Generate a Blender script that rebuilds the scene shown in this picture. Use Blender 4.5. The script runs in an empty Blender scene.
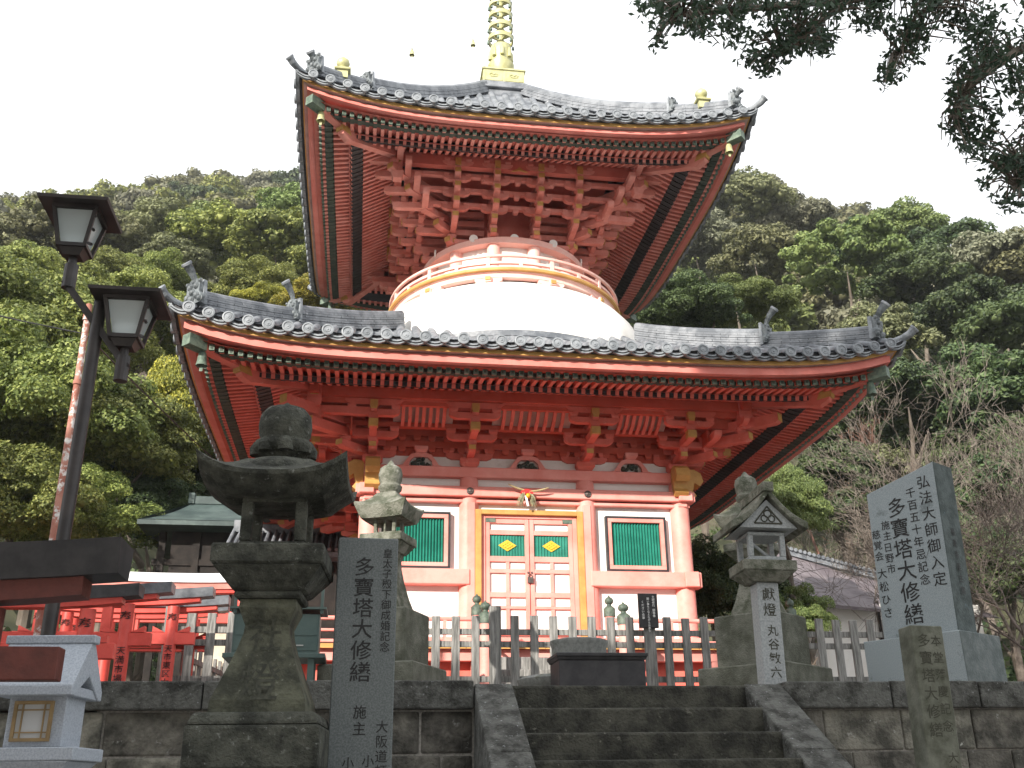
import bpy, math, random
import numpy as np
from mathutils import Matrix, Vector
R = math.radians
random.seed(7)
rng = np.random.default_rng(11)
S = bpy.context.scene
COL = S.collection

# ------------------------------------------------------------------ camera
cd = bpy.data.cameras.new('camera')
cam = bpy.data.objects.new('camera', cd)
COL.objects.link(cam)
S.camera = cam
cd.sensor_width = 36.0
cd.lens = 993.65 / 1024 * 36.0
cd.clip_end = 2000
p_, y_, r_ = 0.3858, 0.1502, -0.01413
fwd = Vector((math.sin(y_) * math.cos(p_), math.cos(y_) * math.cos(p_), math.sin(p_)))
rt = Vector((math.cos(y_), -math.sin(y_), 0))
up = rt.cross(fwd)
rt2 = rt * math.cos(r_) + up * math.sin(r_)
up2 = -rt * math.sin(r_) + up * math.cos(r_)
cam.matrix_world = Matrix(((rt2.x, up2.x, -fwd.x, -2.655), (rt2.y, up2.y, -fwd.y, -18.573),
                           (rt2.z, up2.z, -fwd.z, -2.126), (0, 0, 0, 1)))

# ------------------------------------------------------------------ light
SUN_EL, SUN_AZ = R(20.4), R(-142)          # azimuth clockwise from +Y: behind the camera, to its left
W = bpy.data.worlds.new('World')
S.world = W
W.use_nodes = True
wn = W.node_tree
bg = wn.nodes['Background']
sky = wn.nodes.new('ShaderNodeTexSky')
sky.sky_type = 'NISHITA'
sky.sun_disc = False
sky.sun_elevation = SUN_EL
sky.sun_rotation = SUN_AZ
sky.air_density = 1.0
sky.dust_density = 3.0
veil = wn.nodes.new('ShaderNodeMixRGB')     # thin bright cloud layer over the whole sky
veil.inputs[0].default_value = 0.9
veil.inputs[2].default_value = (8.0, 8.1, 8.25, 1)
wn.links.new(sky.outputs[0], veil.inputs[1])
wn.links.new(veil.outputs[0], bg.inputs[0])
bg.inputs[1].default_value = 0.1
sd = bpy.data.lights.new('sun', 'SUN')
sd.energy = 4.0
sd.angle = R(0.6)
sd.color = (1.0, 0.93, 0.84)
so = bpy.data.objects.new('sun', sd)
COL.objects.link(so)
sdir = Vector((math.sin(SUN_AZ) * math.cos(SUN_EL), math.cos(SUN_AZ) * math.cos(SUN_EL), math.sin(SUN_EL)))
so.rotation_euler = sdir.to_track_quat('Z', 'Y').to_euler()
so.location = (-30, -60, 40)
S.view_settings.view_transform = 'Standard'
S.view_settings.look = 'None'
S.view_settings.gamma = 1
S.view_settings.exposure = 1.02
S.render.engine = 'CYCLES'
S.cycles.use_denoising = True
S.cycles.max_bounces = 6
S.cycles.transparent_max_bounces = 8

# ------------------------------------------------------------------ materials
def mat(name, c1, c2=None, scale=3.0, rough=0.75, bump=0.0, bscale=30.0, c3=None, spot=0.6, sscale=6.0,
        metal=0.0, stretch=None, detail=6.0, objrand=0.0, island=0.0):
    m = bpy.data.materials.new(name)
    m.use_nodes = True
    t = m.node_tree
    b = t.nodes['Principled BSDF']
    b.inputs['Roughness'].default_value = rough
    b.inputs['Metallic'].default_value = metal
    N = t.nodes.new
    L = t.links.new
    tc = N('ShaderNodeTexCoord')
    vec = tc.outputs['Object']
    if stretch:
        mp = N('ShaderNodeMapping')
        mp.inputs['Scale'].default_value = stretch
        L(vec, mp.inputs[0])
        vec = mp.outputs[0]
    col = None
    if c2 is not None:
        n = N('ShaderNodeTexNoise'); n.inputs['Scale'].default_value = scale; n.inputs['Detail'].default_value = detail
        n.inputs['Roughness'].default_value = 0.65
        L(vec, n.inputs['Vector'])
        cr = N('ShaderNodeValToRGB')
        cr.color_ramp.elements[0].position = 0.40; cr.color_ramp.elements[1].position = 0.60
        cr.color_ramp.elements[0].color = (*c1, 1); cr.color_ramp.elements[1].color = (*c2, 1)
        L(n.outputs[0], cr.inputs[0])
        col = cr.outputs[0]
        if c3 is not None:
            n2 = N('ShaderNodeTexNoise'); n2.inputs['Scale'].default_value = sscale; n2.inputs['Detail'].default_value = 8
            n2.inputs['Roughness'].default_value = 0.7
            L(vec, n2.inputs['Vector'])
            r2 = N('ShaderNodeValToRGB')
            r2.color_ramp.elements[0].position = spot; r2.color_ramp.elements[1].position = spot + 0.07
            L(n2.outputs[0], r2.inputs[0])
            mx = N('ShaderNodeMixRGB'); mx.inputs[2].default_value = (*c3, 1)
            L(r2.outputs[0], mx.inputs[0]); L(col, mx.inputs[1])
            col = mx.outputs[0]
    if objrand or island:
        hs = N('ShaderNodeHueSaturation')
        if col: L(col, hs.inputs['Color'])
        else: hs.inputs['Color'].default_value = (*c1, 1)
        src = N('ShaderNodeObjectInfo').outputs['Random'] if objrand else N('ShaderNodeNewGeometry').outputs['Random Per Island']
        amt = objrand or island
        mr = N('ShaderNodeMapRange'); mr.inputs[3].default_value = 1 - amt; mr.inputs[4].default_value = 1 + amt
        L(src, mr.inputs[0]); L(mr.outputs[0], hs.inputs['Value'])
        mr2 = N('ShaderNodeMapRange'); mr2.inputs[3].default_value = 0.5 - amt * 0.04; mr2.inputs[4].default_value = 0.5 + amt * 0.04
        L(src, mr2.inputs[0]); L(mr2.outputs[0], hs.inputs['Hue'])
        col = hs.outputs[0]
    if col: L(col, b.inputs['Base Color'])
    else: b.inputs['Base Color'].default_value = (*c1, 1)
    if bump:
        bn = N('ShaderNodeTexNoise'); bn.inputs['Scale'].default_value = bscale; bn.inputs['Detail'].default_value = 6
        L(vec, bn.inputs['Vector'])
        bp = N('ShaderNodeBump'); bp.inputs['Strength'].default_value = bump; bp.inputs['Distance'].default_value = 0.02
        L(bn.outputs[0], bp.inputs['Height']); L(bp.outputs[0], b.inputs['Normal'])
    return m

def leafmat(name, c1, c2, island=0.35, obj=0.15, trans=0.25, nscale=0.5):
    """foliage: colour varies per leaf, in patches and per tree; thin leaves let some light through"""
    m = bpy.data.materials.new(name); m.use_nodes = True
    t = m.node_tree; N = t.nodes.new; L = t.links.new
    b = t.nodes['Principled BSDF']; out = t.nodes['Material Output']
    b.inputs['Roughness'].default_value = 0.6
    tc = N('ShaderNodeTexCoord')
    n = N('ShaderNodeTexNoise'); n.inputs['Scale'].default_value = nscale; n.inputs['Detail'].default_value = 4
    L(tc.outputs['Object'], n.inputs['Vector'])
    gi = N('ShaderNodeNewGeometry')
    ad = N('ShaderNodeMath'); ad.operation = 'MULTIPLY_ADD'; ad.inputs[1].default_value = 0.55; ad.inputs[2].default_value = -0.28
    L(gi.outputs['Random Per Island'], ad.inputs[0])
    a2 = N('ShaderNodeMath'); a2.operation = 'ADD'
    L(ad.outputs[0], a2.inputs[0]); L(n.outputs[0], a2.inputs[1])
    cr = N('ShaderNodeValToRGB')
    cr.color_ramp.elements[0].position = 0.3; cr.color_ramp.elements[1].position = 0.75
    cr.color_ramp.elements[0].color = (*c1, 1); cr.color_ramp.elements[1].color = (*c2, 1)
    L(a2.outputs[0], cr.inputs[0])
    hs = N('ShaderNodeHueSaturation')
    L(cr.outputs[0], hs.inputs['Color'])
    oi = N('ShaderNodeObjectInfo')
    mr = N('ShaderNodeMapRange'); mr.inputs[3].default_value = 1 - obj; mr.inputs[4].default_value = 1 + obj
    L(oi.outputs['Random'], mr.inputs[0]); L(mr.outputs[0], hs.inputs['Value'])
    mr2 = N('ShaderNodeMapRange'); mr2.inputs[3].default_value = 0.485; mr2.inputs[4].default_value = 0.515
    L(oi.outputs['Random'], mr2.inputs[0]); L(mr2.outputs[0], hs.inputs['Hue'])
    L(hs.outputs[0], b.inputs['Base Color'])
    tr = N('ShaderNodeBsdfTranslucent'); L(hs.outputs[0], tr.inputs['Color'])
    mx = N('ShaderNodeMixShader'); mx.inputs[0].default_value = trans
    L(b.outputs[0], mx.inputs[1]); L(tr.outputs[0], mx.inputs[2]); L(mx.outputs[0], out.inputs[0])
    return m

VM = mat('vermilion', (0.58, 0.125, 0.085), (0.68, 0.17, 0.13), 2.5, 0.7, 0.12, 60, detail=8, c3=(0.68, 0.27, 0.22), spot=0.60, sscale=4)
VM2 = mat('flare_washed_vermilion', (0.60, 0.20, 0.155), (0.70, 0.29, 0.24), 2.5, 0.7, 0.12, 60, detail=8, c3=(0.72, 0.40, 0.34), spot=0.62, sscale=4)  # flare wash over upper storey mixed into the red; faded patches on top
VMD2 = mat('flare_washed_board', (0.48, 0.115, 0.085), (0.56, 0.16, 0.12), 2.0, 0.7, 0.05, 40)  # board red paled the same way to imitate flare on the upper storey
PALEP = mat('overexposed_pink', (0.78, 0.44, 0.38), (0.82, 0.54, 0.48), 2.0, 0.65, 0.05, 50)  # balcony and drum pink lightened to imitate overexposure
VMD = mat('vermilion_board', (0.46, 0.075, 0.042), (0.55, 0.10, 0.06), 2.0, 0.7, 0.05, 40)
PINK = mat('faded_vermilion', (0.72, 0.25, 0.205), (0.79, 0.34, 0.29), 1.6, 0.6, 0.06, 50, c3=(0.70, 0.36, 0.30), spot=0.66, sscale=9)
WHITE = mat('plaster', (0.74, 0.72, 0.68), (0.80, 0.79, 0.76), 1.2, 0.9, 0.05, 40, c3=(0.66, 0.645, 0.60), spot=0.60, sscale=2.2)
YEL = mat('ochre_paint', (0.43, 0.23, 0.06), (0.52, 0.30, 0.085), 4, 0.6)
GOLD = mat('gold_leaf', (0.40, 0.39, 0.19), (0.50, 0.49, 0.27), 5, 0.45, 0.1, 20, metal=0.2)
PALEW = mat('weathered_eave_wood', (0.42, 0.30, 0.27), (0.54, 0.42, 0.37), 3, 0.85, 0.05)
GCAP = mat('verdigris', (0.075, 0.115, 0.088), (0.16, 0.21, 0.16), 12, 0.6, metal=0.2)
DKG = mat('dark_green_paint', (0.035, 0.05, 0.04), (0.06, 0.075, 0.055), 8, 0.8)
BLK = mat('black_paint', (0.012, 0.012, 0.014), (0.03, 0.028, 0.03), 8, 0.6)
GREEN = mat('green_shutter_paint', (0.005, 0.15, 0.105), (0.015, 0.21, 0.15), 3, 0.6)
TILE = mat('fired_roof_tile', (0.10, 0.112, 0.128), (0.215, 0.23, 0.25), 3.5, 0.5, 0.15, 25, c3=(0.31, 0.32, 0.34), spot=0.62, sscale=5)
TILED = mat('dark_tile_edge', (0.035, 0.035, 0.04), (0.07, 0.07, 0.075), 5, 0.7)
TILEF = mat('eave_tile_face', (0.13, 0.145, 0.16), (0.25, 0.27, 0.29), 8, 0.55, 0.15, 60)
ORN = mat('ornament_tile', (0.05, 0.06, 0.065), (0.16, 0.18, 0.19), 9, 0.5, 0.3, 30)
STONE_D = mat('mossy_dark_stone', (0.022, 0.024, 0.018), (0.085, 0.088, 0.070), 7, 0.95, 1.0, 60, c3=(0.19, 0.20, 0.18), spot=0.60, sscale=26)
STONE_M = mat('mossy_stone', (0.07, 0.078, 0.052), (0.20, 0.20, 0.165), 8, 0.95, 0.8, 60, c3=(0.30, 0.30, 0.26), spot=0.61, sscale=20)
STONE_L = mat('grey_granite', (0.17, 0.18, 0.17), (0.25, 0.258, 0.245), 30, 0.85, 0.3, 90, c3=(0.11, 0.12, 0.09), spot=0.54, sscale=3.5)
STONE_K = mat('damp_mossy_block', (0.075, 0.08, 0.058), (0.155, 0.158, 0.13), 4, 0.95, 0.6, 60, c3=(0.23, 0.23, 0.20), spot=0.62, sscale=8)
STONE_P = mat('clean_post_granite', (0.25, 0.27, 0.275), (0.35, 0.37, 0.375), 50, 0.8, 0.15, 90, c3=(0.17, 0.19, 0.16), spot=0.60, sscale=4)
STONE_B = mat('blue_grey_granite', (0.21, 0.25, 0.265), (0.32, 0.36, 0.375), 120, 0.7, 0.08, 90, c3=(0.15, 0.18, 0.185), spot=0.60, sscale=3)
GRAN = mat('pale_granite', (0.28, 0.315, 0.365), (0.40, 0.44, 0.49), 110, 0.7, 0.05, 100)
STEPM = mat('step_stone', (0.016, 0.016, 0.012), (0.065, 0.064, 0.050), 5, 0.95, 1.0, 50, c3=(0.15, 0.145, 0.12), spot=0.62, sscale=16)
COPING = mat('coping_stone', (0.028, 0.028, 0.024), (0.11, 0.112, 0.102), 7, 0.95, 1.0, 45, c3=(0.34, 0.35, 0.36), spot=0.61, sscale=34)
WOODG = mat('weathered_grey_wood', (0.12, 0.12, 0.112), (0.28, 0.275, 0.26), 5, 0.9, 0.5, 30, stretch=(8, 8, 0.6))
INK = mat('black_inlaid_lettering', (0.012, 0.012, 0.012), rough=0.7)
INKM = mat('carved_mossy_lettering', (0.045, 0.045, 0.032), rough=0.9)
RED = mat('torii_red_paint', (0.56, 0.055, 0.04), (0.68, 0.085, 0.065), 4, 0.5, c3=(0.70, 0.30, 0.24), spot=0.70, sscale=14)
REDD = mat('shaded_torii_red_paint', (0.07, 0.017, 0.012), (0.12, 0.028, 0.02), 5, 0.7, 0.2, 40)  # torii red darkened to stand in for shade on the nearest gate
BARK = mat('bark', (0.07, 0.055, 0.04), (0.16, 0.135, 0.11), 6, 0.95, 0.5, 20)
TWIG = mat('pale_twig_bark', (0.085, 0.070, 0.058), (0.19, 0.16, 0.135), 5, 0.9)
TWIGD = mat('dark_twig_bark', (0.06, 0.045, 0.04), (0.13, 0.10, 0.085), 5, 0.9)
TWIGR = mat('reddish_twig_bark', (0.13, 0.065, 0.045), (0.21, 0.11, 0.085), 5, 0.9)
STRAW = mat('straw', (0.36, 0.30, 0.15), (0.50, 0.43, 0.24), 20, 0.9)
SOIL = mat('soil_and_leaf_litter', (0.05, 0.04, 0.028), (0.11, 0.09, 0.06), 2, 1.0, 0.4, 10)
GRAVEL = mat('gravel', (0.20, 0.19, 0.17), (0.33, 0.31, 0.28), 40, 1.0, 0.4, 80)

# ------------------------------------------------------------------ mesh helpers
ORG = {}
class MB:
    def __init__(s, M=None):
        s.v, s.f, s.m, s.M = [], [], [], (M or Matrix())
    def add(s, vs, fs, m=0):
        o = len(s.v)
        M = s.M
        s.v += [M @ Vector(v) for v in vs]
        s.f += [tuple(i + o for i in f) for f in fs]
        s.m += [m] * len(fs)
    def box(s, x0, x1, y0, y1, z0, z1, m=0):
        s.add([(x0,y0,z0),(x1,y0,z0),(x1,y1,z0),(x0,y1,z0),(x0,y0,z1),(x1,y0,z1),(x1,y1,z1),(x0,y1,z1)],
              [(0,3,2,1),(4,5,6,7),(0,1,5,4),(1,2,6,5),(2,3,7,6),(3,0,4,7)], m)
    def frustum(s, cx, cy, z0, z1, a0, a1, m=0, b0=None, b1=None):
        b0 = a0 if b0 is None else b0; b1 = a1 if b1 is None else b1
        s.add([(cx-a0,cy-b0,z0),(cx+a0,cy-b0,z0),(cx+a0,cy+b0,z0),(cx-a0,cy+b0,z0),
               (cx-a1,cy-b1,z1),(cx+a1,cy-b1,z1),(cx+a1,cy+b1,z1),(cx-a1,cy+b1,z1)],
              [(0,3,2,1),(4,5,6,7),(0,1,5,4),(1,2,6,5),(2,3,7,6),(3,0,4,7)], m)
    def beam(s, p, q, w, h, m=0, up=(0,0,1)):
        p, q = Vector(p), Vector(q)
        d = (q - p).normalized(); side = d.cross(Vector(up)).normalized(); u = side.cross(d)
        a = side * w / 2; b = u * h / 2
        vs = [p-a-b, p+a-b, p+a+b, p-a+b, q-a-b, q+a-b, q+a+b, q-a+b]
        s.add(vs, [(0,1,2,3),(7,6,5,4),(0,4,5,1),(1,5,6,2),(2,6,7,3),(3,7,4,0)], m)
    def tube(s, pts, rad, n=8, m=0, cap=True):
        pts = [Vector(p) for p in pts]
        if not isinstance(rad, (list, tuple)): rad = [rad] * len(pts)
        vs, fs = [], []
        ref = None
        for i, p in enumerate(pts):
            d = (pts[min(i+1, len(pts)-1)] - pts[max(i-1, 0)])
            d = d.normalized() if d.length > 1e-9 else Vector((0,0,1))
            if ref is None:
                ref = d.orthogonal().normalized()
            a = (ref - d * ref.dot(d))
            a = a.normalized() if a.length > 1e-6 else d.orthogonal().normalized()
            ref = a
            b = d.cross(a)
            for k in range(n):
                t = 2 * math.pi * k / n
                vs.append(p + (a * math.cos(t) + b * math.sin(t)) * rad[i])
        for i in range(len(pts)-1):
            for k in range(n):
                k2 = (k + 1) % n
                fs.append((i*n+k, i*n+k2, (i+1)*n+k2, (i+1)*n+k))
        if cap:
            fs.append(tuple(reversed(range(n)))); fs.append(tuple((len(pts)-1)*n + k for k in range(n)))
        s.add(vs, fs, m)
    def lathe(s, prof, n=24, c=(0,0,0), m=0, rot=0.0, cap=True, M=None):
        vs, fs = [], []
        for r, z in prof:
            for k in range(n):
                t = 2*math.pi*k/n + rot
                p = Vector((r*math.cos(t), r*math.sin(t), z))
                if M: p = M @ p
                vs.append(p + Vector(c))
        for i in range(len(prof)-1):
            for k in range(n):
                k2 = (k+1) % n
                fs.append((i*n+k, i*n+k2, (i+1)*n+k2, (i+1)*n+k))
        if cap:
            fs.append(tuple(reversed(range(n)))); fs.append(tuple((len(prof)-1)*n + k for k in range(n)))
        s.add(vs, fs, m)
    def poly(s, pts, ext, m=0):
        """polygon (3D points) extruded by the vector ext"""
        e = Vector(ext); n = len(pts)
        vs = [Vector(p) for p in pts] + [Vector(p) + e for p in pts]
        fs = [tuple(range(n))[::-1], tuple(range(n, 2*n))] + [(i, (i+1) % n, n+(i+1) % n, n+i) for i in range(n)]
        s.add(vs, fs, m)
    def grid(s, rows, m=0):
        nr, nc = len(rows), len(rows[0])
        s.add([p for r in rows for p in r],
              [(i*nc+j, i*nc+j+1, (i+1)*nc+j+1, (i+1)*nc+j) for i in range(nr-1) for j in range(nc-1)], m)
    def arc(s, r0, r1, z0, z1, a0=0, a1=2*math.pi, n=64, m=0, c=(0,0)):
        """ring with a rectangular section"""
        full = abs(a1 - a0 - 2*math.pi) < 1e-6
        vs, fs = [], []
        cnt = n if full else n + 1
        for i in range(cnt):
            t = a0 + (a1-a0)*i/n
            ct, st = math.cos(t), math.sin(t)
            for r, z in ((r0,z0),(r1,z0),(r1,z1),(r0,z1)):
                vs.append((c[0]+r*ct, c[1]+r*st, z))
        for i in range(n):
            j = (i+1) % cnt
            for k in range(4):
                k2 = (k+1) % 4
                fs.append((i*4+k, i*4+k2, j*4+k2, j*4+k))
        if not full:
            fs.append((3,2,1,0)); fs.append(tuple((cnt-1)*4+k for k in range(4)))
        s.add(vs, fs, m)
    def build(s, name, mats, parent=None, bevel=0.0, smooth=False, seg=1):
        org = ORG.get(parent, Vector((0,0,0))) if parent else Vector((0,0,0))
        me = bpy.data.meshes.new(name)
        me.from_pydata([tuple(v - org) for v in s.v], [], s.f)
        if not isinstance(mats, (list, tuple)): mats = [mats]
        for m in mats: me.materials.append(m)
        if len(mats) > 1: me.polygons.foreach_set('material_index', s.m)
        me.update()
        if smooth:
            me.polygons.foreach_set('use_smooth', [True]*len(me.polygons))
            me.set_sharp_from_angle(angle=R(smooth if smooth is not True else 40))
        o = bpy.data.objects.new(name, me)
        COL.objects.link(o)
        if parent:
            o.parent = parent; ORG[o] = org
        if bevel:
            b = o.modifiers.new('bevel', 'BEVEL'); b.width = bevel; b.segments = seg; b.limit_method = 'ANGLE'; b.angle_limit = R(35)
            b.harden_normals = False
        return o

def tag(o, label=None, cat=None, group=None, kind=None):
    if label: o['label'] = label
    if cat: o['category'] = cat
    if group: o['group'] = group
    if kind: o['kind'] = kind
    return o
def thing(name, label, cat, loc=(0,0,0), rz=0.0, group=None, world=True, tilt=None):
    """Empty at the base of a thing. world=True: its parts are given in world coordinates"""
    o = bpy.data.objects.new(name, None); COL.objects.link(o)
    o.location = loc; o.rotation_euler = (0, 0, rz)
    if tilt: o.rotation_euler = (tilt[0], tilt[1], rz)
    o.empty_display_size = 0.2
    ORG[o] = Vector(loc) if world else Vector((0,0,0))
    return tag(o, label, cat, group)
def copy_tree(o, parent=None):
    c = o.copy(); COL.objects.link(c); c.parent = parent
    ORG[c] = ORG.get(o, Vector((0,0,0)))
    for ch in list(o.children): copy_tree(ch, c)
    return c

_glyph = {}
def glyph(ch):
    if ch not in _glyph:
        c = bpy.data.curves.new('glyph', 'FONT'); c.body = ch; c.size = 1; c.resolution_u = 2; c.offset = 0.007
        o = bpy.data.objects.new('glyph', c); COL.objects.link(o)
        me = bpy.data.meshes.new_from_object(o.evaluated_get(bpy.context.evaluated_depsgraph_get()))
        _glyph[ch] = ([tuple(v.co) for v in me.vertices], [tuple(p.vertices) for p in me.polygons])
        bpy.data.objects.remove(o); bpy.data.curves.remove(c); bpy.data.meshes.remove(me)
    return _glyph[ch]
def column_text(mb, text, x, ztop, size, y, pitch=1.08, m=0, xs=1.0, jitter=0.0, th=0.003):
    """characters one under the other on a face looking along -Y; x is the column's middle"""
    z = ztop
    for ch in text:
        if ch != ' ':
            vs, fs = glyph(ch)
            dx = random.uniform(-jitter, jitter)*size
            mb.add([(x + dx + (vx-0.5)*size*xs, y, z - size*0.85 + vy*size) for vx, vy, _ in vs], fs, m)
        z -= size*pitch*(0.6 if ch == ' ' else 1)

# ================================================================== SETTING: ground
def structure(o): return tag(o, kind='structure')
LAND = -1.36            # level of the temple terrace; the approach below is at LOW
LOW = -3.62
mb = MB(); mb.box(-160, 160, -90, 260, LOW-1, LOW); structure(mb.build('ground', GRAVEL))
mb = MB()
mb.box(-4.62, 40, -10.28, 60, LOW-0.5, LAND, 0)
structure(mb.build('terrace_ground', GRAVEL))
mb = MB(); mb.box(-30, -4.62, -9.9, 60, LOW-0.5, -2.35); structure(mb.build('lower_garden_ground', SOIL))

# ================================================================== PAGODA
PG = thing('pagoda', 'red two storey pagoda with grey tiled roofs, white dome and gilded finial', 'pagoda', (0, 0, LAND))
SIDES = [Matrix.Rotation(k*math.pi/2, 4, 'Z') @ Matrix.Translation((0, 0, 0.003*(k % 2))) for k in range(4)]
CW = 2.6
# --- body
for ix, x in enumerate((-2.62, -0.99, 0.99, 2.62)):
    for iy, y in enumerate((-2.6, -0.99, 0.99, 2.6)):
        if ix in (1, 2) and iy in (1, 2): continue
        mb = MB(); mb.lathe([(0.165, -0.2), (0.165, 2.4), (0.15, 2.67)], 28, (x, y, 0)); mb.build('column', PINK, PG, smooth=True)
for k, M in enumerate(SIDES):
    mb = MB(M); mb.box(-2.6, 2.6, -2.6, -2.5, -0.2, 3.05); mb.build('plaster_wall', WHITE, PG)
    mb = MB(M)
    mb.box(-2.74, 2.74, -2.74, -2.46, 2.67, 2.85)
    mb.box(-2.86, 2.86, -2.80, -2.56, 2.33, 2.50)
    mb.box(-2.78, 2.78, -2.72, -2.56, 2.24, 2.30)
    mb.box(-2.86, 2.86, -2.80, -2.56, -0.05, 0.06)
    for s in (-1, 1):
        x0, x1 = sorted((s*0.99, s*2.86)); mb.box(x0, x1, -2.80, -2.56, 0.88, 1.13)
        x0, x1 = sorted((s*0.90, s*1.04)); mb.box(x0, x1, -2.775, -2.56, 0.062, 2.238)
    mb.build('wall_beam', PINK, PG, bevel=0.012)
    mb = MB(M)
    for x, z in [(-2.62, 2.415), (-0.99, 2.415), (0.99, 2.415), (2.62, 2.415), (-2.62, 1.0), (2.62, 1.0)]:
        T = Matrix.Rotation(math.pi/2, 4, 'X')
        mb.lathe([(0.062, 0), (0.062, 0.012), (0.05, 0.02), (0.04, 0.014), (0.02, 0.03), (0.004, 0.035)], 16, (x, -2.80, z), M=T)
        for a in range(6):
            mb.lathe([(0.014, 0), (0.012, 0.024), (0.002, 0.028)], 8, (x+0.036*math.cos(a*math.pi/3), -2.80, z+0.036*math.sin(a*math.pi/3)), M=T)
    mb.build('flower_nail_cover', mat('dark_bronze', (0.06, 0.05, 0.045), (0.12, 0.10, 0.09), 20, 0.5, metal=0.4) if k == 0 else bpy.data.materials['dark_bronze'], PG, smooth=30)

def window(M):
    mb = MB(M)
    x0, x1, z0, z1 = 1.30, 2.34, 1.15, 2.08
    y0, y1 = -2.69, -2.6
    t = 0.035
    for a, b, c, d in ((x0, x1, z1-t, z1), (x0, x1, z0, z0+t), (x0, x0+t, z0+t, z1-t), (x1-t, x1, z0+t, z1-t)):
        mb.box(a, b, y0-0.01, y1, c, d, 0)
    u = 0.10
    for a, b, c, d in ((x0+t, x1-t, z1-u, z1-t), (x0+t, x1-t, z0+t, z0+u), (x0+t, x0+u, z0+u, z1-u), (x1-u, x1-t, z0+u, z1-u)):
        mb.box(a, b, y0, y1, c, d, 1)
    fr = mb.build('window', [BLK, PINK], PG, bevel=0.004)
    mb = MB(M)
    n = 17
    w = (x1-x0-2*u)/n
    for i in range(n):
        xa = x0+u+i*w
        mb.poly([(xa+0.002, -2.615, z0+u), (xa+w-0.002, -2.615, z0+u), (xa+w/2, -2.655, z0+u)], (0, 0, z1-z0-2*u))
    mb.box(x0+u, x1-u, -2.62, -2.605, z0+u, z1-u)
    mb.build('shutter_slats', GREEN, fr)
for M in SIDES:
    window(M); window(M @ Matrix.Scale(-1, 4, (1, 0, 0)))

def door(M, leaf):
    """one leaf of the double door, to the right of x = 0"""
    s = leaf
    def bx(mb, a, b, y0, y1, c, d, m=0):
        a, b = sorted((a*s, b*s)); mb.box(a, b, y0, y1, c, d, m)
    mb = MB(M)
    yf = -2.70
    rows = [0.10, 0.185, 0.515, 0.565, 0.70, 0.785, 1.09, 1.16, 1.275, 1.365, 1.72, 1.80, 1.91, 1.985]
    bx(mb, 0.006, 0.075, yf, -2.64, 0.10, 1.985)
    bx(mb, 0.655, 0.725, yf, -2.64, 0.10, 1.985)
    for i in range(0, len(rows), 2):
        bx(mb, 0.075, 0.655, yf+0.004, -2.64, rows[i], rows[i+1])
    for z0, z1 in ((0.185, 0.515), (0.565, 0.70), (0.785, 1.09), (1.16, 1.275)):
        bx(mb, 0.335, 0.395, yf+0.008, -2.64, z0, z1)
    for z0, z1 in ((0.515, 0.565),): pass
    for z0, z1 in ((0.185, 0.515), (0.565, 0.70), (0.785, 1.09), (1.16, 1.275), (1.80, 1.91)):
        bx(mb, 0.075, 0.655, -2.655, -2.645, z0, z1, 1)
    d = mb.build('door', [PINK, WHITE], PG, bevel=0.004)
    mb = MB(M)
    n = 12; w = 0.58/n
    for i in range(n):
        xa = 0.075+i*w
        pts = [(s*(xa+0.002), -2.652, 1.365), (s*(xa+w-0.002), -2.652, 1.365), (s*(xa+w/2), -2.675, 1.365)]
        mb.poly(pts if s > 0 else pts[::-1], (0, 0, 0.355))
    bx(mb, 0.075, 0.655, -2.66, -2.645, 1.365, 1.72)
    mb.build('green_panel', GREEN, d)
    mb = MB(M)
    for q in range(2):
        r = (0.15, 0.10)[q]; h = (0.095, 0.06)[q]
        mb.poly([(s*0.365-r, -2.682-q*0.006, 1.545), (s*0.365, -2.682-q*0.006, 1.545-h), (s*0.365+r, -2.682-q*0.006, 1.545), (s*0.365, -2.682-q*0.006, 1.545+h)], (0, 0.006, 0))
    for a in (-1, 0, 1):
        for b in (-1, 0, 1):
            mb.lathe([(0.014, 0), (0.010, 0.01), (0.002, 0.012)], 6, (s*0.365+(a+b)*0.036, -2.688, 1.545+(a-b)*0.023), M=Matrix.Rotation(math.pi/2, 4, 'X'))
    mb.build('diamond_crest', mat('ochre_crest', (0.70, 0.42, 0.03), rough=0.5) if 'ochre_crest' not in bpy.data.materials else bpy.data.materials['ochre_crest'], d)
    mb = MB(M)
    bx(mb, 0.56, 0.735, -2.712, -2.70, 1.925, 1.985)
    mb.build('hinge_plate', GCAP, d)
    return d
for k, M in enumerate(SIDES):
    d1 = door(M, -1); d2 = door(M, 1)
    mb = MB(M)
    for a, b, c, e in ((-0.90, -0.80, 0.06, 2.12), (0.80, 0.90, 0.06, 2.12), (-0.80, 0.80, 2.04, 2.12)):
        mb.box(a, b, -2.785, -2.60, c, e, 0)
    for a, b, c, e in ((-0.80, -0.728, 0.06, 2.04), (0.728, 0.80, 0.06, 2.04), (-0.728, 0.728, 1.99, 2.04)):
        mb.box(a, b, -2.72, -2.60, c, e, 1)
    mb.build('door_frame', [YEL, PINK], PG, bevel=0.006)
    if k == 0:
        mb = MB()
        mb.box(-0.045, 0.045, -2.745, -2.70, 0.93, 1.02)
        mb.tube([(-0.028, -2.722, 1.02), (-0.028, -2.722, 1.055), (0, -2.722, 1.075), (0.028, -2.722, 1.055), (0.028, -2.722, 1.02)], 0.008, 6)
        for a in (-1, 1): mb.lathe([(0.02, 0), (0.012, 0.02)], 8, (a*0.03, -2.70, 1.10), M=Matrix.Rotation(math.pi/2, 4, 'X'))
        mb.build('padlock', bpy.data.materials['dark_bronze'], PG)

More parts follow.
